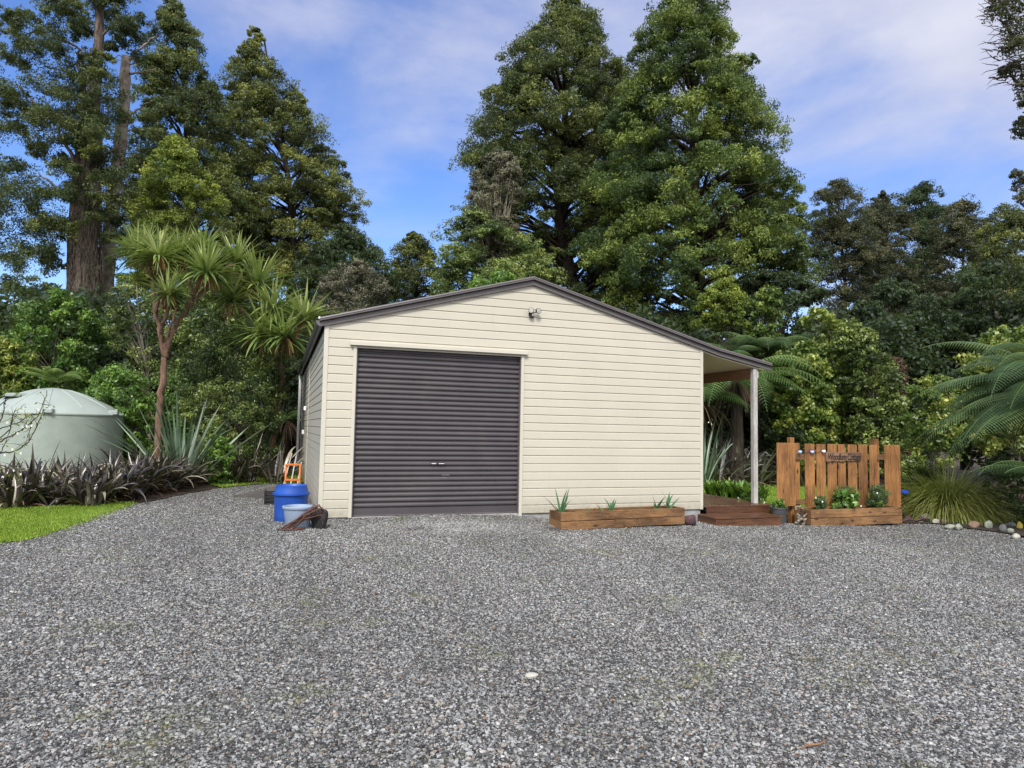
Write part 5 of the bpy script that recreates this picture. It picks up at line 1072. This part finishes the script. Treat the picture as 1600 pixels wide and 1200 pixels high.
mb.build('pale_root', M['bark_pale'], dr, smooth=True); mb2.build('dark_root', M['bark_dark'], dr, smooth=True)

# plants at the far side of the deck, seen past the porch
for i, (x, y, lab) in enumerate([(1118, 776, 'leafy green bulb plant past the deck, nearest the shed wall'), (1134, 778, 'leafy green bulb plant past the deck, second from the shed wall'), (1150, 780, 'leafy green bulb plant past the deck, middle of the bed'), (1164, 782, 'leafy green bulb plant past the deck, fourth from the shed wall'), (1179, 784, 'leafy green bulb plant past the deck, nearest the porch post')]):
    P = gpt(x, y); P = (P[0], P[1], P[2]); o = thing('bulb_plant', lab, 'plant', P, 'green plants along the far edge of the deck'); mb = MB(); n = 130; th = RNG.uniform(0, 6.28, n); Q = np.stack([P[0] + RNG.uniform(-.2, .2, n), P[1] + RNG.uniform(-.25, .25, n), np.full(n, P[2])], 1)
    straps(mb, Q, th, gauss_el(n, 60, 88), gauss_el(n, -30, 60), RNG.uniform(.35, .62, n), np.full(n, .075), 6, .25, .65, .2); mb.build('leaves', LM['bright'], o)
bushy('edging_plant', 'small pale-flowered plant at the corner behind the step and pot', 'plant', (9.0, .1, -.26), .24, 'lime', 26, 120, .05, .03, 5, group=None)
bushy('edging_plant', 'dark green low plant beside the deck corner post', 'plant', (8.95, .7, -.26), .28, 'bright', 30, 120, .06, .03, 0, group=None)
mb = MB()
for i in range(5):
    V, F = rockmesh((9.5 + RNG.uniform(-.2, .3), 1.2 + i * .5, float(gz(9.5)) + .02), (.28, .2, .03), 120 + i); mb = MB(); mb.add(V, F); tag(mb.build('stepping_stone', SM['white'], None), ['nearest pale flat stepping stone behind the pot', 'second pale stepping stone from the pot', 'middle one of the pale stepping stones on the grass', 'second pale stepping stone from the far end', 'furthest pale stepping stone on the grass'][i], 'stone', 'pale stepping stones behind the pot')

# ------------------------------------------------------------------ water tank
P = at(78, 700, 18.2); R_ = 1.71; z0 = float(gz(P[0])); zt = at(100, 646, 16.5)[2]; zd = at(90, 607, 18.2)[2]
tank = thing('water_tank', 'pale grey-green round plastic water tank with domed ribbed lid behind the flax', 'water tank', (P[0], P[1], z0))
mb = MB(); hh = zt - z0; prof = [(R_ * .99, 0), (R_, .03)]
for k in range(24): prof += [(R_ + .002, .04 + k * (hh - .08) / 24), (R_ - .004, .04 + (k + .5) * (hh - .08) / 24)]
prof += [(R_, hh - .04), (R_ + .015, hh - .03), (R_ + .015, hh)]
g = G('tank_wall'); n = g.noise(3, 5, .6); g.col(g.ramp(n, [(.3, (.27, .325, .285)), (.7, (.33, .385, .34))])).rough(.5).bump(g.noise(60, 3), .15, .004); MTK = g.m
mb.lathe((P[0], P[1], z0), prof, 96); mb.build('tank_wall', MTK, tank, smooth=True, auto=50)
mb = MB(); dome = [(R_ + .015, hh + .001)]; dh = zd - zt
for t in np.linspace(0, 1, 14): dome.append(((R_ - .01) * (1 - t), hh + .02 + dh * (1 - (1 - t) ** 1.65)))
dome[-1] = (0, dome[-1][1]); mb.lathe((P[0], P[1], z0), dome, 96)
TR = paint('tank_roof', (.33, .385, .36), .45, .06, 3); mb.build('tank_lid', TR, tank, smooth=True, auto=35)
for k in range(12):
    th = k / 12 * 6.283 + .2; q = [(P[0] + (R_ - .01) * (1 - t) * math.cos(th), P[1] + (R_ - .01) * (1 - t) * math.sin(th), z0 + hh + .015 + dh * (1 - (1 - t) ** 1.65)) for t in np.linspace(.12, .8, 10)]
    mb = MB(); mb.tube(q, .018, 8); mb.build('lid_rib', TR, tank, smooth=True)
for th in (-.35, -1.35, -2.35):
    c = np.array([P[0] + (R_ - .03) * math.cos(th), P[1] + (R_ - .03) * math.sin(th), z0 + hh + .03]); mb = MB(); mb.box(c - [.11, .11, .03], c + [.11, .11, .09], .02); mb.build('lifting_lug', TR, tank)
c = at(28, 615, 17.5); mb = MB(); mb.lathe((c[0], c[1], c[2] - .08), [(.30, 0), (.30, .05), (.22, .09), (0, .10)], 28); mb.build('hatch', MTK, tank, smooth=True, auto=40)
mb = MB(); mb.lathe((c[0], c[1], c[2] - .10), [(.33, 0), (.33, .02), (0, .02)], 28); mb.build('hatch_rim', M['black'], tank)

# ------------------------------------------------------------------ blossom shrub at the left edge
b = at(-70, 700, 10.5); bl = thing('blossom_shrub', 'thin leafless-looking shrub with white blossoms reaching in at the left edge before the tank', 'shrub', (b[0], b[1], float(gz(b[0]))))
tb = MB(); lf = MB(); fb = MB()
def twigp(pts, r):
    p = np.array([at(x, y, 10.5 + dz) for x, y, dz in pts]); n = 5 * len(p); u = np.linspace(0, len(p) - 1, n); q = np.stack([np.interp(u, np.arange(len(p)), p[:, i]) for i in range(3)], 1); q += RNG.normal(0, .006, q.shape); tb.tube(q, np.linspace(r, r * .3, n), 5); return q
tips = []
for pts, r in [([(-70, 790, 0), (-50, 720, 0), (0, 690, 0), (35, 672, 0), (60, 650, 0), (75, 610, 0)], .016), ([(-50, 720, 0), (0, 708, .1), (25, 705, .1), (45, 690, 0), (62, 655, .1), (68, 640, 0)], .014), ([(-60, 740, 0), (-10, 640, 0), (10, 625, 0), (30, 615, 0)], .012), ([(-10, 680, 0), (5, 650, 0), (8, 620, 0), (3, 600, 0)], .012), ([(-20, 700, 0), (15, 672, -.1), (22, 645, -.1), (40, 632, -.1)], .01), ([(-40, 700, 0), (0, 670, .1), (30, 660, .1), (48, 648, .1), (66, 646, 0)], .012), ([(-50, 760, 0), (0, 735, 0), (30, 725, 0)], .012), ([(-40, 790, 0), (0, 748, 0), (18, 742, 0), (35, 746, 0)], .01), ([(35, 672, 0), (42, 660, 0), (38, 640, .1)], .007), ([(45, 690, 0), (48, 665, 0), (50, 645, 0)], .006), ([(0, 708, .1), (10, 690, .1), (20, 655, .2), (18, 635, .2)], .007)]:
    q = twigp(pts, r); tips += list(q[len(q) // 3:])
tips = np.array(tips)
for _ in range(60):
    a_ = tips[RNG.integers(len(tips))]; e_ = a_ + RNG.normal(0, .09, 3); tb.tube([a_, (a_ + e_) / 2 + RNG.normal(0, .01, 3), e_], [.004, .003, .002], 4, cap=False); tips = np.vstack([tips, e_])
tb.build('branches', M['bark_dark'], bl)
sel = tips[RNG.integers(len(tips), size=230)]; P_ = sel + RNG.normal(0, .025, sel.shape); leaf_quads(lf, P_, nrm(RNG.normal(size=P_.shape)), .05, .022, RNG.uniform(.4, .95, len(P_))); lf.build('leaves', LM['lime'], bl)
pm = bpy.data.materials.get('petal_white') or paint('petal_white', (.8, .8, .78), .6, .05)
for x, y in [(36, 667), (43, 666), (20, 702), (33, 708), (8, 711), (50, 665), (5, 745), (33, 741), (28, 677), (12, 660), (60, 640), (22, 735)]:
    c = at(x, y, 10.45); fb = MB()
    for k in range(5):
        t = k / 5 * 6.283 + x; u_ = RT * math.cos(t) + UP * math.sin(t); s_ = -RT * math.sin(t) + UP * math.cos(t); c2 = c - FW * .003 * k; fb.add([c2, c2 + u_ * .011 + s_ * .009, c2 + u_ * .021 - FW * .005, c2 + u_ * .011 - s_ * .009], [(0, 1, 2, 3)])
    fb.build('blossom', pm, bl)

# ------------------------------------------------------------------ clutter at the left corner of the shed
blue = paint('blue_plastic', (.012, .07, .36), .45, .2, 4, dirt=(.06, .12, .28)); greyp = paint('grey_blue_plastic', (.27, .34, .46), .45, .08, 4, dirt=(.3, .3, .3))
P = gpt(452, 817); cx, cy, z0 = P[0] + .02, P[1] + .32, P[2]
drum = thing('blue_barrel', 'bright blue plastic barrel standing against the left wall of the shed', 'barrel', (cx, cy, z0))
rB = .265
mb = MB(); mb.lathe((cx, cy, z0 - .01), [(rB * .9, 0), (rB * .93, .02), (rB * .95, .1), (rB * .98, .4), (rB, .42)], 40); mb.build('barrel_body', blue, drum, smooth=True, auto=40)
mb = MB(); mb.lathe((cx, cy, z0 + .41), [(rB + .0, .0), (rB + .028, .006), (rB + .028, .03), (rB - .004, .036), (rB - .012, .08), (rB - .026, .135), (rB - .024, .148), (rB - .032, .154), (rB - .040, .145), (rB - .05, .11), (0, .09)], 40); mb.build('upper_tub', blue, drum, smooth=True, auto=40)
P = gpt(463, 826); tx, ty, z0 = P[0] + .02, P[1] + .16, P[2]
tub = thing('grey_tub', 'grey-blue plastic bucket with a rolled rim in front of the blue barrel', 'bucket', (tx, ty, z0))
mb = MB(); mb.lathe((tx, ty, z0 - .01), [(.165, 0), (.172, .01), (.21, .29), (.228, .293), (.232, .318), (.226, .326), (.212, .326), (.205, .30), (.19, .22), (0, .2)], 40); mb.build('bucket_body', greyp, tub, smooth=True, auto=45)
def rodset(name, lab, cat, ends, r, mat, grp=None):
    for i, (p, q) in enumerate(ends):
        mb = MB(); p = np.array(p); q = np.array(q); mm = (p + q) / 2 + RNG.normal(0, .015, 3); mb.tube([p, mm, q], [r, r * .9, r * .7], 6); tag(mb.build(name, mat), lab[i] if isinstance(lab, list) else lab, cat, grp)
e = []
for i in range(9):
    p = np.array([tx - .17 + RNG.uniform(-.12, .12), ty - .32 + RNG.uniform(-.06, .06), z0 + .012 + i * .004]); q = np.array([tx + .30 + RNG.uniform(-.08, .06), ty - .16 + RNG.uniform(-.12, .1), z0 + RNG.uniform(.18, .36)]); e.append((p, q))
rm = paint('rusty_brown', (.10, .045, .03), .8, .35, 15)
sb = MB()
for p, q in e: sb.tube([p, (p + q) / 2 + [0, 0, .03], q, q + [.06, .0, -.10]], [.011, .010, .009, .008], 6)
for p, q in [((tx - .28, ty - .3, z0 + .015), (tx + .08, ty - .34, z0 + .02)), ((tx - .2, ty - .38, z0 + .02), (tx + .1, ty - .28, z0 + .03)), ((tx - .3, ty - .32, z0 + .02), (tx - .02, ty - .42, z0 + .02))]: sb.tube([p, q], .009, 6)
tag(sb.build('fallen_flax_stalks', rm, None, smooth=True), 'bundle of reddish-brown dry stalks leaning across the grey-blue bucket', 'stalks')
bm_ = MB(); c = np.array([tx + .30, ty - .02, z0]); V, F = rockmesh(c + [0.02, 0, .10], (.15, .24, .22), 140); bm_.add(V, F)
tag(bm_.build('black_net_bag', paint('black_net', (.02, .02, .022), .8, .4, 30, bump=1)), 'crumpled black netting stuffed between the bucket and the shed corner', 'netting')
# orange hand truck behind the barrel
og = paint('orange_paint', (.62, .17, .03), .45, .12, 6, dirt=(.3, .12, .05)); P = at(458, 760, 13.0); hx, hy = -.30, 2.0; D_ = 13.0
hz = float(gz(hx)); c1 = at(447, 726, D_); c2 = at(469, 726, D_)
ht = thing('hand_truck', 'orange steel hand trolley leaning upright against the shed wall behind the barrel', 'trolley', (c1[0], c1[1], hz))
for c in (c1, c2):
    mb = MB(); mb.tube([(c[0], c[1] - .12, hz + .05), (c[0], c[1] - .05, hz + .5), (c[0], c[1], c[2])], .018, 10); mb.build('side_rail', og, ht, smooth=True)
for f_ in (1.0, .60, .25):
    mb = MB(); zz = hz + .05 + (c1[2] - hz - .05) * f_; mb.box((c1[0] - .01, c1[1] - .02 - .12 * (1 - f_) - .015, zz - .02), (c2[0] + .01, c1[1] - .12 * (1 - f_) + .015, zz + .02), .006); mb.build('crossbar', og, ht)
mb = MB(); mb.box((c1[0] - .05, c1[1] - .32, hz + .01), (c2[0] + .05, c1[1] - .12, hz + .018), .002); mb.build('toe_plate', og, ht)
for c, s in ((c1, -1), (c2, 1)):
    mb = MB(); q = (c[0] + s * .06, c[1] - .06, hz + .10); mb.tube([(q[0] - .03, q[1], q[2]), (q[0] + .03, q[1], q[2])], .11, 20); mb.build('wheel', M['black'], ht)
for i, (a_, b_, lab) in enumerate([((438, 762), (456, 708), 'pale thin pole leaning left of the orange trolley'), ((450, 762), (463, 712), 'pale thin pole leaning inside the orange trolley'), ((461, 762), (471, 722), 'pale short batten leaning at the right of the orange trolley')]):
    p = at(a_[0], a_[1], 13.5); q = at(b_[0], b_[1], 14.2); p[2] = hz + .02; mb = MB(); mb.tube([p, q], .013, 7); tag(mb.build('leaning_pole', M['post_grey']), lab, 'pole', 'poles leaning against the shed side')
# black crate and concrete ramp
P = gpt(420, 789); cr = thing('black_crate', 'low black plastic crate on the gravel behind the blue barrel', 'crate', (P[0] + .1, P[1] + .2, P[2])); c = np.array([P[0] + .12, P[1] + .2, P[2]])
mb = MB(); mb.box(c + [-.2, -.15, 0], c + [.2, .15, .03], .01)
for k in range(3):
    z_ = .06 + k * .07
    mb.box(c + [-.21, -.16, z_], c + [.21, -.14, z_ + .035], .006); mb.box(c + [-.21, .14, z_], c + [.21, .16, z_ + .035], .006); mb.box(c + [-.21, -.139, z_], c + [-.19, .139, z_ + .035], .006); mb.box(c + [.19, -.139, z_], c + [.21, .139, z_ + .035], .006)
mb.build('crate_frame', M['black'], cr)
mb = MB()
for sx in (-1, 1):
    for sy in (-1, 1): mb.box(c + [sx * .195 - .016, sy * .145 - .016, .0], c + [sx * .195 + .016, sy * .145 + .016, .262], .005)
mb.build('crate_corners', M['black'], cr)
a1, a2, a3, a4 = gpt(362, 777), gpt(425, 781), gpt(462, 762), gpt(425, 762)
mb = MB(); top = [a1 + [0, 0, .03], a2 + [0, 0, .16], a2 + [.4, 1.9, .16], a1 + [.9, 2.2, .03]]; bot = [q - [0, 0, .25] for q in top]
mb.add(top + bot, [(0, 1, 2, 3), (7, 6, 5, 4), (0, 4, 5, 1), (1, 5, 6, 2), (2, 6, 7, 3), (3, 7, 4, 0)]); tag(mb.build('timber_ramp', M['ramp']), 'low sloping weathered ramp board on the gravel left of the crate', 'ramp')
